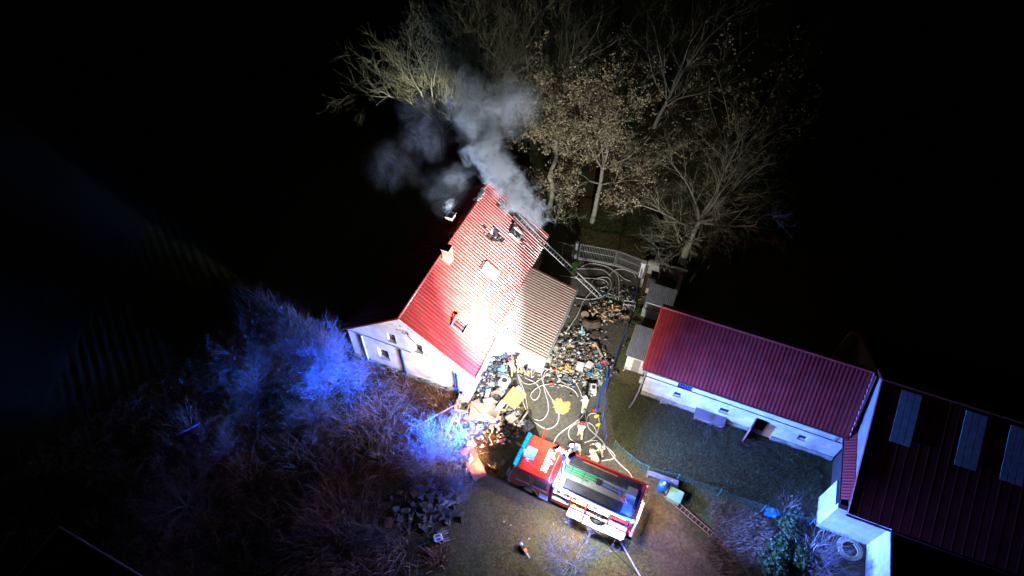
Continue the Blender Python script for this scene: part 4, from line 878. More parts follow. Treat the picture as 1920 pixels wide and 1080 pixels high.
b = at(1012, 400); tree('sapling', 'thin sapling in the smoke at the far roof corner', (b.x, b.y), 3.0, 1.3, 22, r=.04, levels=(6, 4, 3, 2), group='small saplings', cat='sapling', tw=.008, trunk_h=.2)
def bush(label, px, py, h, spread, seed, lv=(14, 7, 6, 4), tm='bluelit_twig', tw=.009, **k):
    b = at(px, py); return tree('bush', label, (b.x, b.y), h, spread, seed, trunk_h=.04, r=.05, levels=lv, twigm=tm, group='bare bushes', cat='bush', tw=tw, barkm='bluelit_twig', **k)
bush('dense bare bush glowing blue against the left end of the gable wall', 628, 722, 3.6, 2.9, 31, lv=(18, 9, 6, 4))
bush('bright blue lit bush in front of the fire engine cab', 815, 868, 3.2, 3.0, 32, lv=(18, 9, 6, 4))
bush('small white bush just right of the blue bush near the cab', 850, 920, 1.8, 1.4, 33, lv=(11, 7, 5, 3))
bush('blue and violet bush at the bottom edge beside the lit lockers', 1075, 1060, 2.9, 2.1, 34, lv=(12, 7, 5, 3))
bush('dark blue bush halfway between gable wall and field', 480, 720, 3.2, 3.4, 35, lv=(16, 8, 6, 3), tm='scrubtwig')
bush('dim bush left of the glowing bush, behind dry reeds', 545, 680, 2.8, 2.6, 36, lv=(14, 8, 5, 3), tm='scrubtwig')
bush('faint bush in the dark lower left corner', 350, 950, 3.2, 3.2, 37, lv=(14, 7, 5, 3), tm='scrubtwig')
bush('dim low bush below the glowing bush', 590, 790, 1.8, 2.2, 38, lv=(14, 8, 5, 3), tm='scrubtwig')
bush('purple tinted bush at the bottom edge left of the chair', 700, 1010, 1.6, 1.7, 39, lv=(12, 7, 5, 3), tm='scrubtwig')
bush('tangled bare bush at the foot of the hall wall, right of the ivy', 1545, 1060, 1.3, 1.4, 40, lv=(12, 7, 5, 3), tm='scrubtwig')
bush('low thorny bush in front of the barn hutch', 1335, 800, .7, .8, 41, lv=(8, 5, 4, 2), tm='scrubtwig')
bush('faint grey bush at the far left edge of the scrub', 420, 850, 2.0, 2.2, 43, lv=(12, 7, 5, 3), tm='scrubtwig')
# ivy / green shrub
def leafball(name, label, cs, n, material, cat, group=None, size=.09, h=.6):
    Q = []
    for px, py, r in cs:
        p = at(px, py); m = int(n*r*r); q = rng.normal(0, 1, (m, 3)); q /= np.linalg.norm(q, axis=1, keepdims=True); q *= rng.uniform(.5, 1, (m, 1))*r; q[:, 2] = np.abs(q[:, 2])*h; q += [p.x, p.y, 0]; Q.append(q)
    q = np.concatenate(Q); m = len(q); e1 = rng.normal(0, 1, (m, 3)); e1[:, 2] *= .4; e1 /= np.linalg.norm(e1, axis=1, keepdims=True); e2 = np.cross(e1, rng.normal(0, 1, (m, 3))+[0, 0, 2]); e2 /= np.linalg.norm(e2, axis=1, keepdims=True)
    s = size*rng.uniform(.5, 1.3, (m, 1, 1)); V_ = (np.stack([-e1, -e2*.7, e1, e2*.7], 1)*s+q[:, None]).reshape(-1, 3)
    return tag(npmesh(name, V_, np.arange(4*m).reshape(-1, 4), material), label, cat, group)
leafball('ivy_shrub', 'dark green ivy shrub between the dug soil and the coiled hose', [(1480, 990, .8), (1460, 1030, .9), (1500, 1045, .8), (1450, 1065, .9), (1490, 965, .5), (1430, 1045, .5)], 1900, M['ivy'], 'shrub', 'green shrubs')
leafball('green_shrub', 'small bright green shrub under the ladder by the fence corner', [(1077, 498, .4), (1072, 508, .35)], 1600, mat('fresh_leaves', (.06, .16, .02), .6, col2=(.1, .24, .04), scale=4), 'shrub', 'green shrubs', size=.06)
leafball('green_shrub', 'weedy green growth along the blue fence by the small sheds', [(1190, 610, .6), (1184, 650, .6), (1200, 585, .5), (1196, 630, .4)], 900, M['ivy'], 'shrub', 'green shrubs', size=.07, h=.5)

# ---------------------------------------------------------------- fences, gate, sheds
PA, PB = at(1083, 484), at(1152, 497); PC = at(1199, 514)
gate = empty('yard_gate', (PA.x, PA.y, 0), 0, 'two leaf metal bar gate closed across the back of the yard', 'gate')
def leaf(p, q, nb):
    d = q-p; L = d.length; d.normalize(); o = p-PA; nrm = Vector((-d.y, d.x, 0))
    f = MB()
    for z, dz in ((.12, .05), (1.0, .04), (1.75, .05)): f.tube([o+Vector((0, 0, z)), o+d*L+Vector((0, 0, z))], .028, 4)
    for t in (.02, L-.02): f.tube([o+d*t+Vector((0, 0, .05)), o+d*t+Vector((0, 0, 1.8))], .035, 4)
    f.build('gate_frame', M['fencemetal'], gate)
    bar = MB(); bar.box((0, 0, .95), (.02, .02, 1.8)); me = None
    for k in range(nb):
        c = o+d*(.12+(L-.24)*k/(nb-1)); ob = bar.build('bar', M['fencemetal'], gate) if me is None else bpy.data.objects.new('bar', me)
        if me is None: me = ob.data
        else: C.objects.link(ob); ob.parent = gate
        ob.location = c
    f = MB(); f.box(o+d*L/2+Vector((0, 0, .04)), (L, .22, .1), rz=math.atan2(d.y, d.x)); f.build('threshold', M['concrete'], gate)
leaf(PA+Vector((.08, -.02, 0)), PB, 22); leaf(PB+Vector((.08, 0, 0)), PC+Vector((-.1, 0, 0)), 22)
def post(px, py, w, h, m, label, name='gate_post', g='gate posts'):
    p = at(px, py); b = MB(); b.box((0, 0, h/2-.1), (w, w, h+.2)); b.box((0, 0, h+.03), (w+.08, w+.08, .06)); return tag(b.build(name, M[m], loc=(p.x, p.y, 0), rz=radians(-18)), label, 'post', g)
post(1079, 484, .2, 1.9, 'fencemetal', 'grey metal post at the left end of the gate'); post(1201, 518, .34, 1.75, 'plaster', 'bright white masonry post at the right end of the gate', g=None)
def run_fence(name, label, pix, h, m, step=.6, rails=(.2, 1.0), netm=None, postr=.03, cell=.12, drop=0):
    P = [at(*p) for p in pix]; o = P[0].copy(); root = empty(name, o, 0, label, 'fence'); 
    for i, p in enumerate(P):
        if i in (0, len(P)-1) or True:
            b = MB(); b.tube([p-o+Vector((0, 0, -.1)), p-o+Vector((0, 0, h+.08))], postr, 6); b.build('fence_post', M[m], root)
    net = MB()
    for a, c in zip(P[:-1], P[1:]):
        L = (c-a).length; n = max(2, int(L/cell))
        for z in rails:
            pts = [a-o+(c-a)*k/6+Vector((random.uniform(-.02, .02), 0, z-drop*sin(pi*k/6))) for k in range(7)]; r_ = MB(); r_.tube(pts, .012, 4); r_.build('rail', M[m], root)
        for k in range(n):
            t = (k+.5)/n; q = a-o+(c-a)*t; net.tube([q+Vector((0, 0, .03)), q+Vector((0, 0, h-drop*sin(pi*t)))], .004, 3, cap=False)
        for k in range(int(h/cell)):
            z = .05+k*cell; net.tube([a-o+Vector((0, 0, z)), c-o+Vector((0, 0, z))], .0035, 3, cap=False)
    nn = net.build('net', M[netm or m], root); nn['kind'] = 'stuff'; return root
run_fence('metal_fence', 'low grey fence between the house corner and the gate', [(1026, 470), (1054, 478), (1080, 484)], 1.5, 'fencemetal', rails=(.7, 1.5))
run_fence('blue_fence', 'low blue metal fence running from the white post down beside the small sheds', [(1199, 522), (1186, 575), (1173, 625), (1157, 662), (1146, 700), (1133, 740), (1128, 790), (1133, 830)], 1.2, 'netblue', rails=(.08, 1.2), netm='netblue', cell=.2)
run_fence('net_fence', 'sagging green net fence across the garden behind the fire engine', [(1150, 840), (1180, 868), (1212, 888), (1268, 902), (1345, 930), (1426, 960), (1516, 985)], 1.1, 'netgreen', rails=(.04, 1.1), netm='netgreen', postr=.025, cell=.16, drop=.15)
# sheds in the gap
def lshed(px, py, w, d, h, az, label, name, roofm, wallm='plaster_barn', roof=True, back=True, tilt=.12):
    p = at(px, py); r = empty(name, (p.x, p.y, 0), radians(az), label, 'shed', 'small sheds by the barn end')
    for nm, lo, hi in (('front_wall', (0, 0, -.1), (w, .12, h)), ('side_wall', (0, .122, -.1), (.12, d-.122, h)), ('side_wall', (w-.12, .122, -.1), (w, d-.122, h)), ('back_wall', (0, d-.12, -.1), (w, d, h))):
        b = MB(); b.b2(lo, hi); b.build(nm, M[wallm], r)
    b = MB(); b.b2((w*.3, -.02, 0), (w*.62, -.003, h*.8)); b.build('door', M['woodgrey'], r)
    if roof:
        L = d+.35; me = sheet_mesh('roof_sheet', .8, L, .16, .05, row=9, step=0, prof='wave'); me.materials.append(M[roofm]); n = max(1, round((w+.3)/.8))
        for k in range(n):
            o = bpy.data.objects.new('roof_sheet', me); C.objects.link(o); o.parent = r; o.scale.x = (w+.3)/n/.8; o.location = (-.15+k*(w+.3)/n, -.2, h+.03); o.rotation_euler.x = tilt
    return r
lshed(1170, 690, 1.75, 2.5, 1.9, -21.7, 'shed with blue lit ribbed metal roof against the barn end', 'small_shed', 'corr')
lshed(1206, 588, 1.9, 1.6, 1.7, -21.7, 'half ruined shed with pale striped sheet roof between the two sheds row', 'small_shed', 'corr')
p = at(1205, 512); r = empty('ruined_wall', (p.x, p.y, 0), radians(-21), 'broken low masonry wall with crumbling mossy top beside the white post', 'wall')
for nm, lo, hi in (('wall_run', (.2, .2, -.1), (3.5, .6, 1.2)), ('wall_run', (.1, -1.6, -.1), (.3, .19, 1.0)), ('wall_run', (3.0, -2.2, -.1), (3.3, .19, .9))):
    b = MB(); b.b2(lo, hi); b.build(nm, M['concrete'], r)
for k in range(26):
    b = MB(); b.box((.3+k*.125, .4+random.uniform(-.1, .1), 1.22+random.uniform(0, .04)), (random.uniform(.12, .24), random.uniform(.14, .3), .1), rz=random.uniform(-.6, .6)); b.build('coping_brick', M['plinth'], r)
p = at(1213, 580); r = empty('old_trough', (p.x+.1, p.y+1.1, 0), radians(-21.7), 'blue lit masonry stalls under the barn end, open at the top', 'wall')
for lo, hi in (((0, -1.9, -.1), (.15, .3, 1.0)), ((.152, .1, -.1), (1.6, .3, 1.2)), ((.152, -1.0, -.1), (1.6, -.8, 1.0)), ((.152, -1.9, -.1), (1.6, -1.75, .9))):
    b = MB(); b.b2(lo, hi); b.build('stall_wall', M['concrete'], r)
p = at(1221, 545); r = empty('dog_kennel', (p.x, p.y, 0), radians(-20), 'small pale kennel with a dark square opening behind the white post', 'kennel')
b = MB(); b.plate([(-.45, 0), (.45, 0), (.45, .7), (-.45, .7)], [[(-.14, .2), (.14, .2), (.14, .55), (-.14, .55)]], lambda q: (q[0], -.4, q[1]), lambda q: (q[0], -.36, q[1])); b.b2((-.45, -.358, 0), (-.41, .5, .7)); b.b2((.41, -.358, 0), (.45, .5, .7)); b.build('kennel_wall', M['woodpale'], r)
b = MB(); b.box((0, .05, .74), (1.05, 1.05, .04), rx=.1); b.build('kennel_roof', M['greycloth'], r)
# garden things
p = at(1300, 785); r = empty('rabbit_hutch', (p.x, p.y, 0), radians(-21.7), 'low hutch with wire front and sloping felt roof against the barn wall', 'hutch')
b = MB(); b.b2((0, 0, 0), (2.0, .7, .55)); b.build('hutch_body', M['woodgrey'], r); b = MB(); b.box((1.0, .35, .62), (2.15, .95, .05), rx=.25); b.build('hutch_roof', mat('purple_grey_felt', (.16, .12, .15), .8), r)
b = MB()
for k in range(16): b.tube([(k*.13, -.03, .0), (k*.13+.05, -.03, .55)], .008, 3)
for k in range(5): b.tube([(0, -.035, .06+k*.12), (2, -.035, .06+k*.12)], .006, 3)
b.build('wire_front', M['woodpale'], r)
p = at(1236, 758); r = empty('garden_rack', (p.x, p.y, 0), radians(-10), 'little rusty plant rack standing by the barn wall', 'rack')
for y in (0, .35):
    b = MB(); b.tube([(0, y, 0), (.1, y, .9)], .02, 5); b.tube([(.5, y, 0), (.42, y, .9)], .02, 5)
    for z in (.25, .55, .85): b.tube([(.05, y, z), (.47, y, z)], .015, 5)
    b.build('rack_side', M['woodpale'], r)
b = MB(); b.b2((0, -.05, .3), (.5, .4, .32)); b.build('shelf', M['woodgrey'], r)
# faint shed roof edge in the lower left corner
r = empty('dark_shed', (-25.7, 9.5, 0), radians(-24), 'unlit shed whose faint blue roof edges show in the lower left corner', 'shed')
b = MB(); b.b2((.2, -5, -.1), (6.4, 1.3, 3.6)); b.build('shed_wall', M['plaster_barn'], r)
b = MB(); b.box((3.2, -1.8, 3.85), (6.9, 7.0, .12), rx=.06); b.build('shed_roof', M['darkgrey'], r)
for a, c in (((-.3, -5.3, 3.72), (-.3, 1.75, 4.15)), ((-.3, 1.75, 4.15), (6.7, 1.75, 4.15))):
    b = MB(); b.tube([a, c], .07, 4); b.build('edge_flashing', M['corr'], r)
# overhead cable
s = house.matrix_basis @ Vector((-.15, 4.39, 5.87)); e2 = at(1245, 1128, 5.5); pts = []
for k in range(25): t = k/24; q = s.lerp(e2, t); q.z -= .35*sin(pi*t); pts.append(q)
b = MB(); b.tube(pts, .018, 4); tag(b.build('overhead_cable', M['black_cable']), 'thin black overhead cable running from the gable over the cab', 'cable')
b = MB(); b.tube([(e2.x, e2.y, -.3), (e2.x, e2.y, 5.8)], [.13, .09], 8); tag(b.build('cable_pole', M['woodgrey'], loc=(0, 0, 0)), 'wooden pole carrying the overhead cable, below the picture', 'pole')

# ---------------------------------------------------------------- fire hoses
def hose(label, pix, r=.045, z=.05, m='hose', cat='fire hose', group='fire hoses on the ground', name='fire_hose', ends=None):
    P = []
    for i, p in enumerate(pix):
        zz = p[2] if len(p) > 2 else None; q = at(p[0], p[1], zz if zz is not None else z); 
        if zz is None: q.z = z+gz(q.x, q.y)+.02
        P.append(q)
    pts = spline(P, 6); o = pts[0].copy(); b = MB(); b.tube([q-o for q in pts], r*.78, 7); t = b.build(name, M[m], smooth=True, loc=o); return tag(t, label, cat, group)
hose('white hose curving widest over the yard floor toward the cab and back', [(966, 691), (977, 726), (981, 754), (994, 782), (1007, 795), (1025, 804), (1042, 797), (1048, 780), (1044, 760), (1034, 747), (1021, 724), (1015, 704), (1023, 691), (1038, 694)])
hose('white hose forming the inner big loop of the yard, just inside the widest one', [(968, 697), (983, 734), (990, 769), (1001, 785), (1016, 787), (1027, 773), (1027, 754), (1021, 732), (1018, 711), (1023, 697), (1036, 689)], z=.1)
hose('white hose with the small drop shaped loop left of the yellow sheet', [(970, 699), (984, 708), (1003, 717), (1012, 730), (1010, 743), (1003, 750), (996, 745), (997, 736), (1012, 724), (1033, 720), (1053, 722), (1070, 728), (1080, 736), (1084, 744)], z=.06)
hose('white hose that circles the grey crate in the middle of the yard', [(970, 700), (981, 717), (996, 720), (1007, 715), (1025, 702), (1038, 694), (1053, 688), (1068, 687), (1079, 695), (1082, 706), (1074, 719), (1061, 720), (1050, 711), (1044, 698), (1044, 640)], r=.035, z=.12)
hose('white hose running from the porch corner to the firefighter with the pale helmet', [(1015, 682), (1022, 691), (1039, 694), (1061, 702), (1078, 715), (1089, 736), (1092, 745)], z=.15)
hose('thick white hose from the pale helmeted firefighter back to the open cab door', [(1095, 768), (1091, 780), (1074, 795), (1055, 808), (1043, 820), (1036, 835)], r=.06)
hose('white hose passing behind the crew and on along the far side of the engine', [(1096, 768), (1099, 784), (1104, 802), (1117, 815), (1130, 828), (1150, 856), (1167, 874), (1180, 886), (1188, 900)], r=.05)
hose('white hose looped round the firefighter with the red helmet beside the engine', [(1082, 830), (1068, 821), (1067, 806), (1078, 795), (1094, 791), (1109, 795), (1117, 806), (1117, 817), (1105, 826), (1096, 829)], z=.1)
hose('white hose looped past the two yellow couplings at the blue fence', [(1101, 793), (1101, 782), (1109, 775), (1118, 776), (1123, 785), (1123, 800), (1118, 816)], r=.04)
hose('short white hose between the two firefighters nearest the engine', [(1096, 830), (1108, 826), (1120, 826)], r=.05, z=.2)
hose('white hose bending back toward the pump at the far side of the engine', [(1131, 832), (1144, 843), (1153, 854), (1149, 860), (1128, 864)], r=.055, z=.08)
hose('thick white supply hose leading from the pump bay to the bottom edge', [(1157, 983, 1.35), (1160, 992, 1.2), (1163, 1014, .3), (1180, 1045), (1200, 1080), (1216, 1104)], r=.07)
G2 = 'dim hoses near the gate'
hose('grey hose making the widest arc just inside the gate', [(1090, 500), (1105, 494), (1130, 497), (1146, 504), (1158, 516), (1161, 534), (1160, 563)], group=G2)
hose('short grey hose arching before the right gate leaf', [(1142, 516), (1154, 506), (1170, 505), (1187, 511), (1192, 520)], group=G2)
hose('short straight grey hose right of the gate centre', [(1154, 508), (1170, 522), (1183, 527)], group=G2, r=.035)
hose('grey hose crossing the back yard from house corner to the blue fence', [(1050, 517), (1075, 520), (1099, 528), (1121, 542), (1146, 552), (1170, 561)], group=G2, z=.12, r=.035)
hose('grey hose coiled twice in the middle of the back yard', [(1079, 558), (1099, 561), (1121, 559), (1138, 550), (1146, 536), (1142, 522), (1126, 520), (1110, 528), (1122, 540), (1140, 534), (1130, 524), (1091, 521)], group=G2, z=.09, r=.04)
hose('grey hose leading from the ladder foot along the porch gutter side', [(1113, 542), (1095, 563), (1081, 593), (1060, 624)], group=G2, r=.05)
hose('grey hose lying straight behind the ladder foot', [(1079, 504), (1105, 504), (1130, 506), (1146, 518)], group=G2, r=.035, z=.1)
# coil by the hall
p = at(1591, 1030); pts = []
for k in range(150): a = k*.3; rr = .74-.035*(k/21)+.05*sin(k*.37); pts.append((rr*cos(a)+.03*sin(k*.11), rr*.95*sin(a), .05+.03*(k % 21)/21+.016*k/21))
b = MB(); b.tube(pts, .045, 6); tag(b.build('coiled_hose', mat('cream_hose', (.6, .47, .25), .6, col2=(.72, .6, .38), scale=6), loc=(p.x, p.y, 0), smooth=True), 'cream coloured thick hose coiled on the ground by the hall wall', 'hose')

# ---------------------------------------------------------------- roof ladder
A_ = at(1124, 556, 0); hm = house.matrix_basis; roof_pt = lambda s_, t_, off: hm @ (RF + Vector((s_, 0, 0)) + Vector((0, -5.278, -(RZ-EZ))).normalized()*t_ + Vector((0, -(RZ-EZ), 5.278)).normalized()*off)
B_ = roof_pt(13.72, 6.2, .14); top = roof_pt(13.95, 3.4, .16); d1 = (B_-A_).normalized()
r = empty('roof_ladder', A_, 0, 'long aluminium ladder leaning over the eave onto the burnt part of the roof', 'ladder')
side = d1.cross(Vector((0, 0, 1))).normalized()*.24
for sg in (-1, 1):
    b = MB(); b.tube([side*sg*.95, (B_-A_)+side*sg, (top-A_)+side*sg], .034, 5); b.build('ladder_rail', M['aluwhite'], r)
Ll = (B_-A_).length; Lt = (top-B_).length; rb = MB(); rb.tube([-side, side], .024, 5); me = None
for k in range(int((Ll+Lt)/.3)):
    q = k*.3+.2; c = (A_+(B_-A_)*q/Ll if q < Ll else B_+(top-B_)*((q-Ll)/Lt))-A_
    o = rb.build('rung', M['aluwhite'], r) if me is None else bpy.data.objects.new('rung', me)
    if me is None: me = o.data
    else: C.objects.link(o); o.parent = r
    o.location = c
b = MB(); b.tube([(0, 0, 0), (B_-A_)*.8+Vector((-.2, .1, .3))], .028, 5); b.build('stay_pole', M['chrome'], r)
b = MB(); b.tube([side*2.2, (B_-A_)*.62+side*1.4+Vector((0, 0, .12))], .022, 5); b.build('stay_pole', M['chrome'], r)
# long wooden ladder on the ground
a, c = at(1247, 926, .12), at(1368, 1030, .08); r = empty('wooden_ladder', a, 0, 'long wooden ladder lying on the ground right of the fire engine', 'ladder')
d = c-a; L = d.length; sd = Vector((-d.y, d.x, 0)).normalized()*.17
for sg in (-1, 1):
    b = MB(); b.tube([sd*sg, d+sd*sg*.85], .035, 4); b.build('ladder_rail', M['woodred'], r)
rb = MB(); rb.tube([-sd, sd], .02, 5); me = None
for k in range(17):
    o = rb.build('rung', M['woodpale'], r) if me is None else bpy.data.objects.new('rung', me)
    if me is None: me = o.data
    else: C.objects.link(o); o.parent = r
    o.location = d*(k+.5)/17

# ---------------------------------------------------------------- loose things in the yard
def crumple(name, px, py, dims, m, label, cat, z=0, rz=0, seed=0, group=None, rough=.25):
    """a soft lumpy thing: bag, sheet, cushion"""
    p = at(px, py, z); R_ = random.Random(seed); bm = bmesh.new(); bmesh.ops.create_icosphere(bm, subdivisions=3, radius=.5); dims = (dims[0]*.86, dims[1]*.86, dims[2]*.8)
    off = Vector((seed*3.1, seed*1.7, 0))
    for v in bm.verts:
        n_ = noise.fractal(v.co*2.6+off, .8, 2.2, 4)+.8*abs(noise.noise(v.co*6+off))-.3; v.co += v.co.normalized()*n_*rough*1.25; v.co.z *= .75; v.co.z = max(v.co.z, -.3)
        v.co = Vector((v.co.x*dims[0], v.co.y*dims[1], (v.co.z+.3)*dims[2]))
    me = bpy.data.meshes.new(name); bm.to_mesh(me); bm.free(); me.materials.append(M[m]); o = bpy.data.objects.new(name, me); C.objects.link(o); o.location = (p.x, p.y, z+gz(p.x, p.y)+.01); o.rotation_euler.z = rz
    return tag(o, label, cat, group)
def slab(name, px, py, dims, m, label, cat, rz=0, z=0, tilt=(0, 0), group=None, bevel=.01):
    p = at(px, py, z); b = MB(); b.box((0, 0, 0), dims, jit=min(dims[:2])*.03); o = b.build(name, M[m], loc=(p.x, p.y, z+dims[2]/2+.02), bevel=bevel); o.rotation_euler = (tilt[0], tilt[1], rz); return tag(o, label, cat, group)
def crate(name, px, py, w, d, h, m, label, rz=0, cat='crate', slats=3, z=0, group=None):
    p = at(px, py); r = empty(name, (p.x, p.y, z), rz, label, cat, group)
    b = MB(); b.b2((-w/2, -d/2, 0), (w/2, d/2, .03)); b.build('base', M[m], r)
    for s_ in (-1, 1):
        for k in range(slats):
            z0 = .04+k*(h-.04)/slats; z1 = z0+(h-.04)/slats*.72
            b = MB(); b.b2((-w/2, s_*d/2-.012, z0), (w/2, s_*d/2+.012, z1)); b.build('slat', M[m], r); b = MB(); b.b2((s_*w/2-.012, -d/2+.014, z0), (s_*w/2+.012, d/2-.014, z1)); b.build('slat', M[m], r)
    return r
def slatframe(name, px, py, w, d, n, m, label, rz, cat, z=.15, tilt=0):
    p = at(px, py); r = empty(name, (p.x, p.y, z), rz, label, cat); r.rotation_euler = (tilt, 0, rz)
    for s_ in (-1, 1): b = MB(); b.b2((-w/2, s_*d/2-.03, 0), (w/2, s_*d/2+.03, .05)); b.build('frame_rail', M[m], r)
    me = None
    for k in range(n):
        bb = MB(); bb.b2((-.03, -d/2+.032, .01), (.03, d/2-.032, .035)); o = bb.build('slat', M[m], r) if me is None else bpy.data.objects.new('slat', me)
        if me is None: me = o.data
        else: C.objects.link(o); o.parent = r
        o.location.x = -w/2+.06+k*(w-.12)/(n-1)
    return r
D = radians
# pile in front of the gable corner
slab('chipboard_panel', 904, 771, (1.75, 1.15, .04), 'woodpale', 'largest pale board lying in front of the house corner, with a grey smudge', 'board', rz=D(-4), z=.35, tilt=(.12, .05))
crate('drawer_unit', 867, 765, .95, .8, .5, 'engine2', 'white wooden drawer box between the house corner and the largest board', rz=D(-10), cat='drawer')
slab('grey_sheet_board', 868, 782, (1.35, .55, .05), 'greycloth', 'grey blue panel leaning below the white drawer box', 'panel', rz=D(8), z=.1, tilt=(.4, 0))
slatframe('slatted_frame', 905, 786, 2.6, .42, 19, 'engine2', 'white slatted bed frame along the lower edge of the junk pile', D(-8), 'bed frame', z=.25, tilt=.5)
slab('red_plank', 868, 790, (1.5, .12, .05), 'woodred', 'pink brown plank under the left end of the slatted bed frame', 'plank', rz=D(8), z=.12)
slab('foam_mattress', 963, 748, (1.15, 1.35, .22), 'foam', 'yellow foam mattress on top of the junk pile', 'mattress', rz=D(-38), z=.3, tilt=(.15, .1), bevel=.05)
crumple('white_quilt', 944, 740, (1.5, 1.1, .7), 'whitefab', 'heap of bright white bedding left of the yellow mattress', 'bedding', seed=3, rz=.4)
crumple('white_quilt', 955, 768, (.9, .8, .5), 'whitefab', 'smaller white cloth heap under the yellow mattress', 'bedding', seed=4)
p = at(946, 722); r = empty('old_cooker', (p.x, p.y, 0), D(-25), 'white square enamel cooker with a dark round opening on the junk pile', 'cooker')
b = MB(); b.b2((-.35, -.35, 0), (.35, .35, .7)); b.build('cooker_body', M['engine2'], r, bevel=.02); b = MB(); b.lathe((0, 0, .703), [(.2, 0), (.2, .02), (.14, .025)], 16); b.build('hob', M['black'], r)
slab('tan_board', 921, 752, (1.2, .5, .04), 'woodpale', 'tan wedge of board between the white cloth heap and the house corner', 'board', rz=D(25), z=.4, tilt=(.2, .3))
p = at(933, 753); b = MB(); b.lathe((0, 0, .3), [(.16, 0), (.27, .16), (.25, .16), (.14, .03)], 16); tag(b.build('wash_basin', M['darkgrey'], loc=(p.x, p.y, .1)), 'round dark basin in the middle of the junk pile', 'basin')
crumple('black_sack', 950, 756, (.7, .5, .5), 'blackbag', 'shiny black sack beside the round basin', 'sack', seed=6)
crumple('black_sack', 936, 690, (.8, .9, .7), 'blackbag', 'dark sack by the front wall of the porch', 'sack', seed=7)
crumple('black_sack', 948, 668, (.9, 1.2, .8), 'greycloth', 'dark grey sack heap nearest the porch wall', 'sack', seed=8)
crumple('blue_sheet', 915, 733, (.7, .4, .4), 'cyanbag', 'pale blue plastic scrap above the tan board', 'plastic sheet', seed=9)
crumple('white_paper', 922, 722, (.7, .5, .4), 'whitefab', 'white paper heap against the long wall of the house', 'paper', seed=10)
crumple('grey_rags', 905, 728, (.9, .6, .4), 'greycloth', 'grey rags left of the white paper heap', 'rags', seed=11)
crumple('grey_rags', 915, 700, (.7, 1.0, .4), 'slab', 'brown grey rags along the long wall of the house', 'rags', seed=12)
crumple('grey_rags', 926, 660, (.6, 1.0, .5), 'greycloth', 'mixed rags in the corner of house and porch', 'rags', seed=13)
slab('loose_plank', 982, 783, (.9, .12, .05), 'woodgrey', 'grey plank leaning left of the white rubble heap', 'plank', rz=D(55), z=.15, tilt=(0, -.2))
slab('loose_plank', 968, 770, (.9, .1, .05), 'wood', 'thin plank at the right edge of the junk pile', 'plank', rz=D(70), z=.12)
crumple('rubble_heap', 988, 797, (1.0, .8, .4), 'whitefab', 'heap of broken white plaster just behind the cab', 'rubble', seed=15, rough=.4)
p = at(952, 792); b = MB(); b.lathe((0, 0, .1), [(.14, -.05), (.28, -.07), (.3, 0), (.28, .07), (.14, .05), (.14, -.05)], 18, cap=False); tag(b.build('worn_ring', M['rubber'], loc=(p.x, p.y, .05)), 'small worn tyre at the lower end of the junk pile', 'tyre')
p = at(985, 673); b = MB(); b.lathe((0, 0, 0), [(.16, -.08), (.32, -.1), (.35, 0), (.32, .1), (.16, .08), (.16, -.08)], 20, 'y', cap=False); o = b.build('car_tyre', M['rubber'], loc=(p.x, p.y, .6)); o.rotation_euler = (D(35), 0, D(20)); tag(o, 'car tyre leaning on the junk beneath the porch roof', 'tyre')
slab('orange_board', 984, 697, (.85, .5, .05), 'cutwood', 'orange rimmed wooden tray on the yard floor below the tyre', 'tray', rz=D(-25), z=.1); slab('tray_cloth', 983, 696, (.35, .2, .04), 'frame', 'white dish on the orange tray', 'dish', rz=D(-25), z=.16)
slab('leaning_board', 990, 688, (.06, 1.5, .7), 'greycloth', 'tall grey board standing upright beside the tyre', 'board', rz=D(-8), z=.02)
for i, (a, c, lb, m_) in enumerate((((996, 705), (1000, 668), 'lilac white pole leaning on the porch, nearest the tyre', 'engine2'), ((999, 702), (1012, 665), 'second white pole leaning under the porch corner', 'alu'), ((1000, 700), (1018, 668), 'outermost white pole under the porch corner', 'alu'))):
    A2, B2 = at(*a, .05), at(*c, 1.0); b = MB(); b.tube([(0, 0, 0), B2-A2], .035, 5); tag(b.build('leaning_pole', M[m_], loc=A2), lb, 'pole', 'poles by the porch corner')
crumple('cyan_sheet', 941, 697, (.9, 1.0, .8), 'cyanbag', 'glaring cyan plastic sheet beside the crouching firefighter', 'plastic sheet', seed=18)
slab('red_tub', 962, 640, (.35, .5, .4), 'pinkred', 'pink box pushed against the porch wall', 'box', rz=D(20))
slab('brown_box', 966, 652, (.4, .6, .5), 'woodred', 'tall brown box beside the porch wall', 'box', rz=D(10))
crumple('red_scraps', 905, 800, (.35, .3, .25), 'red', 'small red scrap below the slatted bed frame', 'scrap', seed=21); crumple('green_scraps', 911, 803, (.3, .3, .2), 'greenbin', 'small green scrap below the slatted bed frame', 'scrap', seed=22)
crumple('white_paper', 918, 797, (.9, .5, .3), 'whitefab', 'white scraps below the slatted bed frame', 'paper', seed=23); crumple('white_paper', 938, 790, (1.2, .8, .5), 'whitefab', 'white and pink cloth right of the slatted bed frame', 'cloth', seed=24, rz=.8)
slab('wooden_stake', 895, 812, (.06, .06, 1.0), 'woodpale', 'left pale stake standing in the grass below the junk pile', 'stake'); slab('wooden_stake', 922, 812, (.06, .06, 1.0), 'woodpale', 'right pale stake standing in the grass below the junk pile', 'stake')
slab('pink_tile', 940, 828, (.3, .28, .05), 'pinkred', 'small pink tile lying alone before the cab', 'tile', rz=.5)
slab('rusty_door', 887, 868, (.95, 2.3, .08), 'woodred', 'red brown wooden door lying in the blue lit bush', 'door', rz=D(28), z=.35, tilt=(.1, .1)); crumple('cyan_sheet', 880, 862, (.5, .7, .3), 'cyanbag', 'cyan lit rag on the red brown door', 'rag', z=.42, seed=26)
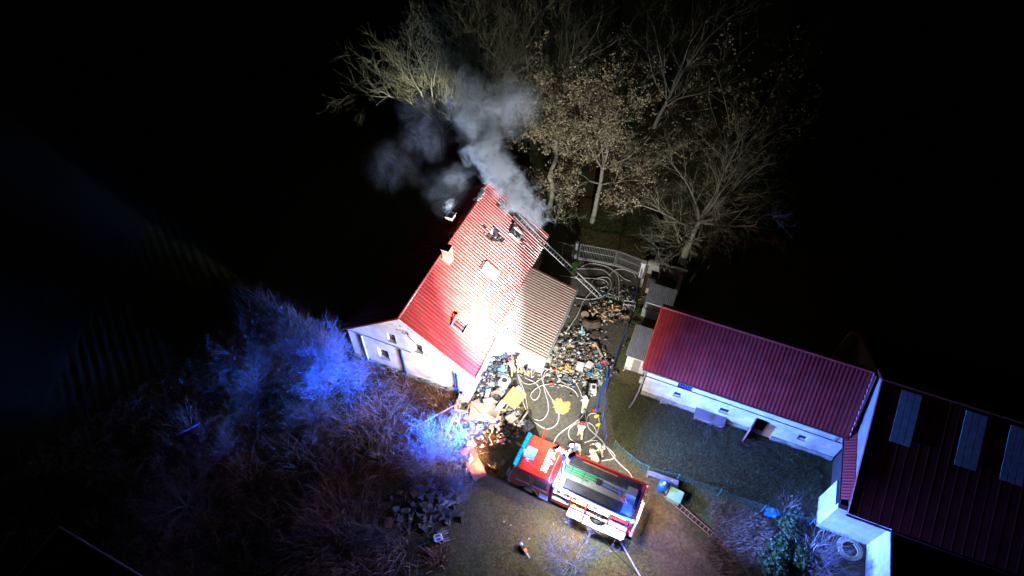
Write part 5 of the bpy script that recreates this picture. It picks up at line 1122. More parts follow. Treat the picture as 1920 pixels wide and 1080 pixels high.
slab('loose_plank', 935, 768, (1.1, .16, .05), 'cutwood', 'orange plank under the yellow mattress', 'plank', rz=D(-8), z=.3)
for i, (a, za, c, zc, lb, rr) in enumerate((((862, 738), 1.2, (838, 812), .3, 'thick pale branch leaning from the house corner into the blue bush', .05), ((868, 752), .5, (780, 800), .3, 'long pale branch reaching left from the house corner', .045), ((848, 785), .5, (868, 808), .1, 'short white plank below the drawer box', .06), ((832, 812), .5, (848, 824), .2, 'short white stick in the blue bush', .05), ((862, 770), .8, (856, 800), .2, 'pale forked branch next to the grey panel', .04), ((835, 820), .5, (870, 740), 1.0, 'thin pale branch crossing the blue bush', .03))):
    A2, B2 = at(*a, za), at(*c, zc); mid = (B2-A2)/2+Vector((.1, .05, .1)); b = MB(); b.tube(spline([(0, 0, 0), mid, B2-A2], 4), rr, 6); tag(b.build('fallen_branch', M['woodpale'], loc=A2), lb, 'branch', 'pale branches by the house corner')
for px, py, w_, l_, rz_, lb in ((889, 757, .5, .9, 20, 'pale board standing out above the largest board, nearest the buttress'), (925, 775, .6, .8, -30, 'square pale board at the right end of the largest board'), (938, 762, .4, 1.0, 60, 'narrow pale board under the round basin'), (975, 735, .5, .9, -50, 'pale board poking out beyond the yellow mattress'), (930, 738, .45, .8, 10, 'light board between the blue plastic scrap and the white bedding'), (958, 784, .6, .7, 35, 'pale board above the worn tyre ring'), (912, 745, .3, 1.2, 75, 'long light batten crossing above the tan wedge'), (943, 705, .4, .8, -20, 'light board by the cyan plastic sheet')):
    slab('pale_board', px, py, (l_, w_, .04), 'woodpale' if w_ > .42 else 'engine2', lb, 'board', rz=D(rz_), z=.38, tilt=(random.uniform(-.25, .25), random.uniform(-.25, .25)), group='pale boards on the junk pile')
# plastic chairs
def chair(px, py, label, rot, z=0):
    p = at(px, py); r = empty('plastic_chair', (p.x, p.y, z), 0, label, 'chair', 'white plastic chairs'); r.rotation_euler = rot
    b = MB(); b.box((0, 0, .43), (.46, .44, .03)); b.build('seat', M['frame'], r, bevel=.01)
    for x in (-.2, .2):
        for y in (-.19, .19): b = MB(); b.tube([(x, y, .42), (x*1.15, y*1.2, 0)], [.028, .02], 5); b.build('leg', M['frame'], r)
        b = MB(); b.tube([(x*1.15, -.2, .44), (x*1.2, -.18, .64), (x*1.2, .2, .66)], .022, 5); b.build('armrest', M['frame'], r)
    b = MB(); b.plate([(-.22, 0), (.22, 0), (.24, .38), (.15, .46), (-.15, .46), (-.24, .38)], [[(-.16, .08), (-.06, .08), (-.06, .34), (-.16, .34)], [(.06, .08), (.16, .08), (.16, .34), (.06, .34)]], lambda q: (q[0], .2+q[1]*.2, .44+q[1]), lambda q: (q[0], .225+q[1]*.2, .44+q[1])); b.build('backrest', M['frame'], r)
chair(842, 1006, 'white plastic chair lying on its back on the heap of dark slabs', (D(96), 0, D(-70)), .3)
chair(877, 826, 'white plastic chair tipped over in the grass near the blue bush', (D(80), D(30), D(20)), .3)
# heap of dark slabs
random.seed(5)
for k in range(75):
    px, py = random.gauss(800, 40), random.gauss(958, 20)
    if py < 915 or px > 885: continue
    z = max(.0, .35-.004*abs(px-805)-.008*abs(py-955))+random.uniform(0, .1); p = at(px, py); b = MB(); b.box((0, 0, 0), (random.uniform(.3, .65), random.uniform(.25, .5), random.uniform(.02, .06)), jit=.05)
    o = b.build('broken_slab', M[(mk := random.choice(['slab', 'slab', 'slab', 'woodgrey', 'woodred' if random.random() < .3 else 'slab']))], loc=(p.x, p.y, z+.08)); o.rotation_euler = (random.gauss(0, .4), random.gauss(0, .4), random.uniform(0, 3.1))
    tag(o, '%s slab in the %s of the roofing heap' % ({'slab': 'broken dark brown', 'woodgrey': 'broken pale grey', 'woodred': 'broken red brown'}[mk], ('upper ' if py < 955 else 'lower ')+('left end' if px < 778 else 'right end' if px > 822 else 'middle')), 'slab', 'heap of broken roofing slabs')
# firewood
for k in range(64):
    px, py = random.uniform(1100, 1178), random.gauss(586, 8)
    if px > 1165: py += 6
    p = at(px, py); L = random.uniform(.22, .42); w_ = random.uniform(.07, .14); b = MB()
    b.add([(-L/2, 0, 0), (-L/2, w_, 0), (-L/2, w_*.4, w_*.8), (L/2, 0, 0), (L/2, w_, 0), (L/2, w_*.4, w_*.8)], [(0, 1, 2), (3, 5, 4), (0, 3, 4, 1), (1, 4, 5, 2), (2, 5, 3, 0)])
    o = b.build('split_log', M[(mk := random.choice(['cutwood', 'cutwood', 'wood', 'woodpale', 'bark']))], loc=(p.x, p.y, .05+random.random()*.25)); o.rotation_euler = (random.uniform(-.5, .5), random.uniform(-.6, .6), random.uniform(0, 3.1)); tag(o, '%s piece of split firewood at the %s of the scattered heap' % ({'cutwood': 'bright orange', 'wood': 'brown', 'woodpale': 'pale', 'bark': 'dark bark covered'}[mk], 'left end' if px < 1122 else 'right end' if px > 1153 else 'middle'), 'firewood', 'scattered firewood')
def stump(px, py, r0, h, label, m='cutwood', tilt=(0, 0, 0), half=False, z=0):
    p = at(px, py); r = empty('log_section', (p.x, p.y, z), 0, label, 'log', 'large sawn log sections'); r.rotation_euler = tilt
    pr = [(r0, 0), (r0*1.02, h*.5), (r0*.98, h)]; b = MB(); b.lathe((0, 0, 0), pr, 16); b.build('bark', M['bark'], r); b = MB(); b.lathe((0, 0, h+.002), [(r0*.9, 0), (r0*.88, .01)], 16); b.build('sawn_face', M[m], r)
stump(1096, 594, .36, .35, 'mossy sawn stump left of the firewood heap', 'woodpale'); stump(1098, 612, .42, .5, 'leaning log section with crescent of orange wood, left one', tilt=(D(-35), D(25), 0)); stump(1118, 614, .42, .5, 'leaning log section with crescent of orange wood, right one', tilt=(D(-40), D(-15), 0)); stump(1117, 630, .38, .25, 'upright log section with pale rim below the orange ones', 'bark')
stump(1112, 652, .17, .3, 'small upright log with bright orange sawn face in the rubbish')
# rubbish between porch and blue fence
items = [('crumple', 1092, 625, (.5, .9, .5), 'cyanbag', 'pale turquoise cloth peak between the log sections and the rubbish'), ('crumple', 1092, 645, (1.0, .6, .4), 'whitefab', 'white rags below the turquoise cloth'), ('crumple', 1074, 648, (.7, .5, .4), 'whitefab', 'small white rag at the left of the white rags'),
 ('slab', 1064, 648, (.8, .6, .05), 'cutwood', 'tan cardboard flap nearest the porch gutter'), ('crumple', 1060, 662, (1.1, .9, .4), 'foam', 'cream coloured heap of straw right of the porch gutter'), ('crumple', 1084, 655, (.8, .9, .5), 'blackbag', 'large black bag in the centre of the rubbish'),
 ('crumple', 1089, 668, (.9, .6, .4), 'cyanbag', 'blue white plastic in front of the large black bag'), ('crumple', 1075, 676, (1.0, .5, .35), 'greycloth', 'dark coat spread below the cream straw heap'), ('crumple', 1062, 690, (1.0, 1.1, .5), 'foam', 'cream foam lump inside the hose loop'),
 ('crumple', 1048, 680, (.35, .5, .3), 'orange', 'orange netting scrap left of the cream foam lump'), ('slab', 1087, 690, (.55, .6, .35), 'engine2', 'white box right of the cream foam lump'), ('crumple', 1097, 682, (.4, .5, .35), 'cyanbag', 'blue striped bag right of the white box'),
 ('slab', 1104, 687, (.5, .5, .3), 'engine2', 'white box with blue print left of the blue bag'), ('crumple', 1112, 682, (.6, .8, .5), 'whitefab', 'white sack above the blue bag'), ('crumple', 1124, 690, (.65, .65, .5), 'bluebag', 'bright blue bag beside the blue pole'),
 ('crumple', 1106, 704, (.45, .5, .45), 'bluebag', 'blue bag with left end showing under the lime bag'), ('crumple', 1115, 704, (.7, .6, .5), 'whitefab', 'white and lime bag in front of the bright blue bag'), ('crumple', 1120, 703, (.3, .45, .52), 'lime', 'lime green wrapper on the white bag'), ('crumple', 1123, 705, (.35, .5, .4), 'bluebag', 'blue bag corner right of the lime wrapper'),
 ('crumple', 1124, 716, (.8, .5, .3), 'whitefab', 'crumpled white sheet below the lime wrapper'), ('crumple', 1097, 719, (.35, .4, .4), 'whitefab', 'dirty white bucket like lump left of the small white appliance'), ('crumple', 1131, 680, (.7, .5, .35), 'pinkred', 'pink and brown rag beside the yellow helmet shaped thing'),
 ('crumple', 1112, 668, (1.1, .7, .35), 'greycloth', 'grey tarpaulin scraps below the long brown plank'), ('crumple', 1128, 658, (.6, .4, .3), 'whitefab', 'grey white bag right of the long brown plank'), ('crumple', 1107, 642, (.5, .4, .3), 'corr', 'grey green sheet above the small orange log'),
 ('crumple', 1100, 660, (.5, .5, .3), 'slab', 'brown leaf litter heap left of the long brown plank'), ('crumple', 1070, 665, (.6, .4, .4), 'whitefab', 'white torn paper beside the cream straw heap'), ('slab', 1102, 672, (.7, .16, .05), 'woodred', 'short pink brown plank in the rubbish'), ('crumple', 1045, 660, (.5, 1.4, .3), 'plinth', 'mossy rubble strip right below the porch gutter'), ('crumple', 1035, 678, (.7, 1.0, .25), 'plinth', 'broken plaster strip at the outer porch corner'),
 ('crumple', 1146, 590, (.4, .4, .25), 'greenbin', 'mossy green lump right of the firewood'), ('crumple', 1173, 596, (.35, .35, .25), 'greenbin', 'green bag below the white bench frame'), ('slab', 1166, 560, (.5, .3, .05), 'slab', 'dark plank by the blue fence behind the firewood'), ('crumple', 1160, 570, (.7, .5, .3), 'blackbag', 'dark scrap heap behind the firewood'), ('crumple', 1183, 552, (.8, 1.2, .4), 'blackbag', 'black bags by the blue fence near the kennel'),
 ('crumple', 978, 660, (.7, .5, .7), 'whitefab', 'white and lilac bags under the porch edge'), ('crumple', 1000, 664, (.6, .5, .5), 'greycloth', 'grey scrap under the porch edge right of the tyre')]
for i, (k, px, py, dm, m_, lb) in enumerate(items):
    nm = {'foam': 'foam_heap', 'blackbag': 'black_sack', 'bluebag': 'blue_bag', 'cyanbag': 'plastic_sheet', 'whitefab': 'white_rag', 'greycloth': 'grey_rags', 'engine2': 'white_box', 'cutwood': 'cardboard_flap', 'lime': 'lime_wrapper', 'orange': 'orange_net', 'pinkred': 'pink_rag', 'woodred': 'loose_plank', 'slab': 'litter_heap', 'corr': 'grey_sheet', 'plinth': 'rubble_strip', 'greenbin': 'green_lump'}[m_]
    if k == 'crumple': crumple(nm, px, py, dm, m_, lb, nm.split('_')[-1], seed=40+i, rz=i*.9, rough=.38)
    else: slab(nm, px, py, dm, m_, lb, nm.split('_')[-1], rz=i*.6, z=.12)
slab('long_plank', 1122, 656, (.14, 1.35, .06), 'woodpale', 'long pink brown plank lying on top of the rubbish', 'plank', rz=D(22), z=.35, tilt=(.12, 0))
p = at(1110, 734); r = empty('small_appliance', (p.x, p.y, 0), D(-4), 'small white appliance with dark door standing alone near the blue fence', 'appliance')
b = MB(); b.b2((-.28, -.35, 0), (.28, .35, .55)); b.build('casing', M['engine2'], r, bevel=.02); b = MB(); b.b2((-.05, -.1, .552), (.2, .2, .565)); b.build('dark_panel', M['darkgrey'], r)
crate('grey_crate', 1062, 716, .7, .55, .3, 'fencemetal', 'grey slatted crate standing inside the hose loops', rz=D(-30))
r_ = crumple('yellow_sheet', 1051, 762, (1.25, 1.15, .12), 'foam', 'crumpled yellow sheet spread flat on the yard floor', 'sheet', seed=77, rough=.35); crumple('yellow_scrap', 1063, 768, (.4, .4, .15), 'foam', 'small yellow scrap at the corner of the yellow sheet', 'scrap', seed=78, rough=.4)
def coupling(px, py, m_, label, rz):
    p = at(px, py, .08); r = empty('hose_coupling', (p.x, p.y, .1), rz, label, 'coupling'); b = MB(); b.lathe((0, 0, 0), [(.07, -.2), (.1, -.18), (.1, .05), (.06, .12), (.05, .2)], 12, 'x'); b.build('coupling_body', M[m_], r, smooth=True); b = MB(); b.lathe((0, 0, 0), [(.09, .2), (.09, .27)], 12, 'x'); b.build('coupling_ring', M['chrome'], r)
coupling(1116, 768, 'red', 'red nozzle lying at the foot of the blue fence', D(35)); coupling(1119, 780, 'yellow', 'upper yellow coupling by the blue fence', D(30)); coupling(1122, 796, 'yellow', 'lower yellow coupling by the blue fence', D(30))
for px, py, rz in ((1039, 694, .4), (1033, 720, .1)): 
    p = at(px, py, .12); b = MB(); b.lathe((0, 0, 0), [(.06, -.14), (.08, -.1), (.08, .1), (.06, .14)], 10, 'x'); tag(b.build('red_clamp', M['red'], loc=(p.x, p.y, .16), rz=rz), 'red clamp on the hoses %s the grey crate' % ('level with the cream foam, above' if py < 700 else 'on the small looped hose, left of'), 'clamp')
crumple('yellow_bag', 1141, 682, (.3, .7, .35), 'yellow', 'bright yellow bag at the upper end of the blue pole', 'bag', seed=80, rz=D(15))
A2, B2 = at(1140, 690, .4), at(1118, 772, .2); b = MB(); b.tube(spline([(0, 0, 0), (B2-A2)*.3+Vector((.1, 0, 0)), (B2-A2)*.6+Vector((-.1, 0, 0)), B2-A2], 5), .06, 6); tag(b.build('blue_pipe', M['bluebarrel'], loc=A2), 'blue plastic pipe along the fence from the yellow bag down', 'pipe')
p = at(1178, 582); r = empty('bench_frame', (p.x, p.y, 0), D(-12), 'white tubular bench frame beside the blue fence', 'frame')
b = MB(); b.tube([(-.45, 0, 0), (-.45, 0, .7), (.45, 0, .7), (.45, 0, 0)], .03, 6); b.build('front_tube', M['frame'], r); b = MB(); b.tube([(-.45, .4, 0), (-.45, .4, .7), (.45, .4, .7), (.45, .4, 0)], .03, 6); b.build('rear_tube', M['frame'], r)
# blue barrel group
p = at(1240, 917); r = empty('blue_barrel', (p.x, p.y, 0), 0, 'bright blue plastic barrel with a pale cap right of the fire engine', 'barrel')
b = MB(); b.lathe((0, 0, 0), [(.27, 0), (.3, .06), (.3, .3), (.31, .33), (.3, .36), (.3, .8), (.24, .92)], 20); b.build('barrel_body', M['bluebarrel'], r, smooth=True); b = MB(); b.lathe((.02, .02, .922), [(.11, 0), (.11, .05)], 12); b.build('cap', M['frame'], r); b = MB(); b.tube([(-.1, -.1, .93), (0, 0, 1.02), (.12, -.08, .93)], .02, 5); b.build('handle', M['chrome'], r)
p = at(1240, 905); r = empty('flat_panel', (p.x, p.y, 0), D(-20), 'thin dark panel with red brown rim behind the blue barrel', 'panel')
b = MB(); b.b2((-1.05, -.02, .45), (1.0, .3, .5)); b.build('panel_board', M['greycloth'], r); b = MB()
b.tube([(-1.05, .3, .5), (1.0, .3, .5)], .025, 4); b.tube([(-1.05, -.02, .5), (-1.05, .3, .5)], .025, 4); b.build('panel_rim', M['woodred'], r)
for x in (-1.0, .95): b = MB(); b.b2((x-.04, 0, 0), (x+.04, .25, .449)); b.build('leg', M['woodgrey'], r)
p = at(1263, 934); r = empty('green_box', (p.x, p.y, 0), D(-28), 'pale green box with a sloping lid between the barrel and the fence', 'box')
b = MB(); b.b2((-.42, -.36, 0), (.42, .36, .5)); b.build('box_body', M['greenbin'], r, bevel=.02); b = MB(); b.box((0, 0, .56), (.9, .8, .04), rx=.15); b.build('lid', M['greenbin'], r)
slab('pale_plank', 1254, 913, (.12, .95, .06), 'woodpale', 'pale plank leaning between the blue barrel and the green box', 'plank', rz=D(-35), z=.3, tilt=(.3, 0))
crumple('blue_tarp', 1448, 962, (1.1, .7, .3), 'bluebag', 'blue plastic scrap caught in the net fence before the hall', 'tarp', seed=90); slab('white_bottle', 1484, 931, (.14, .1, .1), 'frame', 'tiny white bottle in the garden grass', 'bottle', rz=.7)
slab('fallen_bars', 353, 806, (1.5, .1, .08), 'woodgrey', 'upper grey bar lying in the dark scrub at the left', 'bar', rz=D(35), z=.5); slab('fallen_bars', 358, 802, (1.3, .1, .08), 'bluebarrel', 'lower bluish bar lying in the dark scrub at the left', 'bar', rz=D(35), z=.7)
slab('white_post', 1202, 716, (.3, .3, .5), 'frame', 'small white box at the foot of the barn downpipe', 'box', rz=D(-20))
p = at(979, 1026); r = empty('chainsaw', (p.x, p.y, 0), D(-55), 'black and orange power tool lying in the grass below the fire engine', 'power tool')
b = MB(); b.box((0, 0, .14), (.36, .26, .24)); b.build('tool_body', M['black'], r, bevel=.03); b = MB(); b.box((.3, .02, .12), (.26, .22, .18)); b.build('orange_cover', M['orange'], r, bevel=.03); b = MB(); b.tube([(-.2, -.05, .12), (-.36, 0, .3), (-.2, .1, .16)], .02, 6); b.build('handle', M['black'], r); b = MB(); b.lathe((-.12, .0, .2), [(.12, 0), (.12, .1), (.05, .13)], 14); b.build('blue_cap', M['corr'], r)
b = MB(); b.box((.62, .02, .1), (.4, .08, .015)); b.build('bar', M['alu'], r)
for i, (px, py, lb) in enumerate(((945, 978, 'upper tiny white litter piece in the grass left of the engine steps'), (957, 985, 'lower tiny white litter piece in the grass left of the engine steps'), (992, 1010, 'tiny white litter piece beside the orange power tool'), (1370, 950, 'tiny white stone in the dug soil below the net fence'))): crumple('litter', px, py, (.14, .12, .08), 'whitefab', lb, 'litter', seed=100+i)

# ---------------------------------------------------------------- people
def firefighter(label, px, py, face, J, suit='suit', helmet='helmred', trousers=None, tank=False, z=0, scale=1.0):
    """J: joint dictionary in body space (x right, y forward, z up); face: heading in degrees"""
    p = at(px, py, z); root = empty('person', (p.x, p.y, z+.02), radians(face-90), label, 'person'); root.scale = (scale,)*3
    names = ['pelvis', 'waist', 'chest', 'neck', 'head', 'top', 'shR', 'elR', 'wrR', 'haR', 'shL', 'elL', 'wrL', 'haL', 'hiR', 'knR', 'anR', 'toR', 'hiL', 'knL', 'anL', 'toL']
    rad = dict(pelvis=.165, waist=.16, chest=.19, neck=.07, head=.1, top=.08, shR=.095, elR=.068, wrR=.05, haR=.045, shL=.095, elL=.068, wrL=.05, haL=.045, hiR=.115, knR=.085, anR=.065, toR=.055, hiL=.115, knL=.085, anL=.065, toL=.055)
    E_ = [('pelvis', 'waist'), ('waist', 'chest'), ('chest', 'neck'), ('neck', 'head'), ('head', 'top'), ('chest', 'shR'), ('shR', 'elR'), ('elR', 'wrR'), ('wrR', 'haR'), ('chest', 'shL'), ('shL', 'elL'), ('elL', 'wrL'), ('wrL', 'haL'), ('pelvis', 'hiR'), ('hiR', 'knR'), ('knR', 'anR'), ('anR', 'toR'), ('pelvis', 'hiL'), ('hiL', 'knL'), ('knL', 'anL'), ('anL', 'toL')]
    me = bpy.data.meshes.new('body'); me.from_pydata([J[n] for n in names], [(names.index(a), names.index(b)) for a, b in E_], []); o = bpy.data.objects.new('body', me); C.objects.link(o)
    o.modifiers.new('skin', 'SKIN')
    for n, sv in zip(names, me.skin_vertices[0].data): sv.radius = (rad[n], rad[n]); sv.use_root = n == 'pelvis'
    sd = o.modifiers.new('sub', 'SUBSURF'); sd.levels = 1; sd.render_levels = 1
    dg = bpy.context.evaluated_depsgraph_get(); m2 = bpy.data.meshes.new_from_object(o.evaluated_get(dg)); bpy.data.objects.remove(o)
    bm = bmesh.new(); bm.from_mesh(m2); mb = MB()
    V_ = lambda n: Vector(J[n])
    for sd_, sg in (('R', 1), ('L', -1)):       # fingers and thumb rooted in the palm
        w_, h_ = V_('wr'+sd_), V_('ha'+sd_); d = (h_-w_).normalized(); a = d.cross(Vector((0, 0, 1)));
        a = a.normalized() if a.length > .1 else Vector((1, 0, 0)); dn = d.cross(a)
        for k, L in enumerate((.075, .085, .08, .062)): q = h_+a*(.033-.022*k); mb.tube([q, q+d*L*.6, q+d*L+dn*.03], [.013, .011, .009], 5)
        mb.tube([w_+a*.05*sg+d*.02, w_+a*.08*sg+d*.07, w_+a*.07*sg+d*.11], [.015, .013, .01], 5)
    hd = V_('head'); fw = (Vector((0, 1, 0)) if (V_('top')-V_('neck')).normalized().z > .6 else Vector((0, .6, -.8)))
    mb.tube([hd+fw*.09, hd+fw*.13-Vector((0, 0, .02))], [.02, .012], 5)
    fm = bpy.data.meshes.new('t'); fm.from_pydata(mb.v, [], mb.f); bm.from_mesh(fm); me = bpy.data.meshes.new('body'); bm.to_mesh(me); bm.free(); me.shade_smooth()
    me.materials.append(M[suit]); me.materials.append(M[trousers or suit]); me.materials.append(M['skin'])
    hip = V_('waist'); up = (V_('chest')-V_('waist')).normalized()
    for f in me.polygons:
        c = f.center
        if (c-hd).length < .16: f.material_index = 2
        elif (c-hip).dot(up) < -.02 and min((c-V_(n)).length for n in ('hiR', 'knR', 'anR', 'hiL', 'knL', 'anL', 'toR', 'toL', 'pelvis')) < .4 and min((c-V_(n)).length for n in ('wrR', 'wrL', 'elR', 'elL')) > .16: f.material_index = 1
    o = bpy.data.objects.new('body', me); C.objects.link(o); o.parent = root
    # helmet: brimmed shell with crest
    tp = (V_('top')-V_('head')).normalized(); b = MB(); b.lathe((0, 0, 0), [(.17, -.035), (.175, -.02), (.145, .0), (.14, .05), (.11, .11), (.05, .145), (.0, .15)], 18, cap=False); b.box((0, 0, .12), (.03, .2, .06)); hh = b.build('helmet', M[helmet], root, smooth=True)
    hh.matrix_local = Matrix.Translation(V_('head')+tp*.035) @ tp.to_track_quat('Z', 'Y').to_matrix().to_4x4()
    for sd_ in 'RL':
        a, t = V_('an'+sd_), V_('to'+sd_); b = MB(); b.tube([a+Vector((0, 0, .12)), a+Vector((0, 0, -.0)), a+(t-a)*.3+Vector((0, 0, -.03)), t+(t-a)*.2], [.08, .078, .075, .055], 8); b.build('boot', M['boots'], root, smooth=True)
        e1, w1 = V_('el'+sd_), V_('wr'+sd_); b = MB(); q = e1.lerp(w1, .75); b.tube([q, e1.lerp(w1, .85)], .066, 10, cap=False); b.build('reflective_band', M['reflect'], root)
        e1, w1 = V_('kn'+sd_), V_('an'+sd_); b = MB(); b.tube([e1.lerp(w1, .45), e1.lerp(w1, .6)], .092, 10, cap=False); b.build('reflective_band', M['reflect'], root)
    c, wv = V_('chest'), V_('waist'); b = MB(); b.tube([wv.lerp(c, .15), wv.lerp(c, .35)], .205, 12, cap=False); b.build('reflective_band', M['reflect'], root)
    if tank:
        bk = Vector((0, -1, 0)) if up.z > .6 else Vector((0, -.5, .85)); b = MB(); s0, s1 = wv+bk*.24, c+bk*.27+up*.1; dd_ = (s1-s0); b.tube([s0-dd_*.05, s0, s1, s1+dd_*.12], [.05, .085, .085, .04], 10); b.build('air_cylinder', M['cyl'], root, smooth=True)
    return root
def pose(bend=0, arms='down', stride=0, crouch=0):
    """bend: forward lean in degrees, crouch 0..1"""
    h = .93-.38*crouch; b = radians(bend); up = Vector((0, sin(b), cos(b))); P = Vector((0, -.12*crouch, h)); J = dict(pelvis=P, waist=P+up*.18, chest=P+up*.43, neck=P+up*.6)
    hb = radians(bend*.75); hu = Vector((0, sin(hb), cos(hb))); J['head'] = J['neck']+hu*.12; J['top'] = J['head']+hu*.1
    for s_, n in ((1, 'R'), (-1, 'L')):
        J['sh'+n] = J['chest']+Vector((.21*s_, 0, 0))+up*.08
        if arms == 'down': e = J['sh'+n]+Vector((.08*s_, .03, -.3)); w_ = e+Vector((.0, .12, -.24))
        elif arms == 'front': e = J['sh'+n]+Vector((.07*s_, .2, -.2)); w_ = e+Vector((-.1*s_, .24, -.03))
        else: e = J['sh'+n]+Vector((.06*s_, .16, -.24)); w_ = e+Vector((-.06*s_, .16, -.2))
        J['el'+n] = e; J['wr'+n] = w_; J['ha'+n] = w_+(w_-e).normalized()*.09
        J['hi'+n] = P+Vector((.11*s_, 0, -.06)); st = stride*s_
        kn = Vector((.14*s_, st*.22+.05+.32*crouch, .5-.08*crouch)); an = Vector((.15*s_, st*.42-.02-.05*crouch, .1)); J['kn'+n] = kn; J['an'+n] = an; J['to'+n] = an+Vector((.02*s_, .17, -.055))
    return {k: tuple(v) for k, v in J.items()}
firefighter('firefighter in sand coloured suit with pale helmet holding hoses in mid yard', 1094, 772, 95, pose(18, 'reach', .5), helmet='helmwhite', trousers='suit')
firefighter('firefighter in sand coloured suit and red helmet, back to the engine', 1086, 822, 80, pose(25, 'front', -.4), helmet='helmred', trousers='suit')
firefighter('firefighter in navy jacket with air cylinder bending right beside the body of the engine', 1084, 850, 190, pose(55, 'reach', .3), suit='suitdark', trousers='suit', helmet='helmwhite', tank=True)
firefighter('firefighter in brown jacket turned toward the navy jacketed colleague', 1126, 854, 175, pose(30, 'front', .3), suit='suitbrown', trousers='suitbrown', helmet='helmwhite', tank=True)
firefighter('crouching firefighter with pale helmet half hidden behind the far side of the engine', 1116, 868, 130, pose(60, 'reach', 0, 1), suit='suit', helmet='helmwhite', tank=True)
firefighter('glaringly lit firefighter in red helmet bending down at the porch entrance', 962, 704, 120, pose(48, 'reach', .3), helmet='helmred', trousers='suit')
firefighter('glaringly lit firefighter standing just right of the red helmeted one at the porch', 974, 698, 100, pose(22, 'front', .4), helmet='helmwhite', trousers='suit')

# ---------------------------------------------------------------- smoke
def smoke(name, lo, hi, puffs, dens, label):
    lo, hi = Vector(lo), Vector(hi); b = MB(); c = (lo+hi)/2; b.box((0, 0, 0), hi-lo); m = bpy.data.materials.new('drifting_smoke'); m.use_nodes = True; n = m.node_tree.nodes; l = m.node_tree.links; n.clear()
    out = n.new('ShaderNodeOutputMaterial'); v = n.new('ShaderNodeVolumePrincipled'); v.inputs['Color'].default_value = (.78, .88, .995, 1); v.inputs['Anisotropy'].default_value = -.25; l.new(v.outputs[0], out.inputs['Volume'])
    tc = n.new('ShaderNodeTexCoord'); nz = n.new('ShaderNodeTexNoise'); nz.inputs['Scale'].default_value = .55; nz.inputs['Detail'].default_value = 5; nz.inputs['Roughness'].default_value = .62; nz.inputs['Distortion'].default_value = .7; l.new(tc.outputs['Object'], nz.inputs['Vector'])
    off = n.new('ShaderNodeVectorMath'); off.operation = 'MULTIPLY_ADD'; l.new(nz.outputs['Color'], off.inputs[0]); off.inputs[1].default_value = (3.4, 3.4, 3.4); 
    sub_ = n.new('ShaderNodeVectorMath'); sub_.operation = 'SUBTRACT'; l.new(tc.outputs['Object'], sub_.inputs[0]); sub_.inputs[1].default_value = (1.7, 1.7, 1.7); l.new(sub_.outputs[0], off.inputs[2])
    acc = None
    for (q, r, w_) in puffs:
        q = Vector(q)-c; dn = n.new('ShaderNodeVectorMath'); dn.operation = 'DISTANCE'; l.new(off.outputs[0], dn.inputs[0]); dn.inputs[1].default_value = q
        mr = n.new('ShaderNodeMapRange'); mr.interpolation_type = 'SMOOTHSTEP'; mr.inputs[1].default_value = 0; mr.inputs[2].default_value = r; mr.inputs[3].default_value = w_; mr.inputs[4].default_value = 0; l.new(dn.outputs['Value'], mr.inputs[0])
        if acc is None: acc = mr.outputs[0]
        else: a = n.new('ShaderNodeMath'); a.operation = 'ADD'; l.new(acc, a.inputs[0]); l.new(mr.outputs[0], a.inputs[1]); acc = a.outputs[0]
    n2 = n.new('ShaderNodeTexNoise'); n2.inputs['Scale'].default_value = 1.15; n2.inputs['Detail'].default_value = 8; n2.inputs['Roughness'].default_value = .66; n2.inputs['Distortion'].default_value = .5; l.new(off.outputs[0], n2.inputs['Vector'])
    th = n.new('ShaderNodeMapRange'); th.interpolation_type = 'SMOOTHSTEP'; th.inputs[1].default_value = .4; th.inputs[2].default_value = .7; th.inputs[3].default_value = .015; th.inputs[4].default_value = 1; l.new(n2.outputs[0], th.inputs[0])
    mu = n.new('ShaderNodeMath'); mu.operation = 'MULTIPLY'; l.new(acc, mu.inputs[0]); l.new(th.outputs[0], mu.inputs[1]); m3_ = n.new('ShaderNodeMath'); m3_.operation = 'MULTIPLY'; l.new(mu.outputs[0], m3_.inputs[0]); m3_.inputs[1].default_value = dens; l.new(m3_.outputs[0], v.inputs['Density'])
    o = b.build(name, m, loc=c); m.cycles.volume_step_rate = 1.0; return tag(o, label, 'smoke', kind='stuff')
pf = [(at(1000, 400, 6.6), 1.5, .8), (at(975, 375, 7.4), 1.7, .9), (at(955, 345, 8.2), 1.7, 1.1), (at(935, 315, 9.2), 1.7, 1.5), (at(915, 285, 10.2), 1.8, 1.7), (at(900, 235, 11.5), 2.3, .4), (at(955, 200, 12.5), 2.7, .2), (at(875, 190, 12.8), 2.5, .16),
      (at(845, 388, 8.2), .8, .25), (at(858, 335, 9.2), 1.4, .07), (at(800, 260, 11.3), 2.1, .028), (at(740, 310, 11), 2.3, .016), (at(790, 210, 12.5), 2.0, .03), (at(830, 350, 9.8), 2.2, .012)]
xs_ = [q[0].x for q in pf]; ys_ = [q[0].y for q in pf]
smoke('smoke', (min(xs_)-3, min(ys_)-2.5, 5.6), (max(xs_)+3, max(ys_)+3.5, 16.5), pf, 8.5, 'pale smoke drifting up and left from the burnt roof corner')

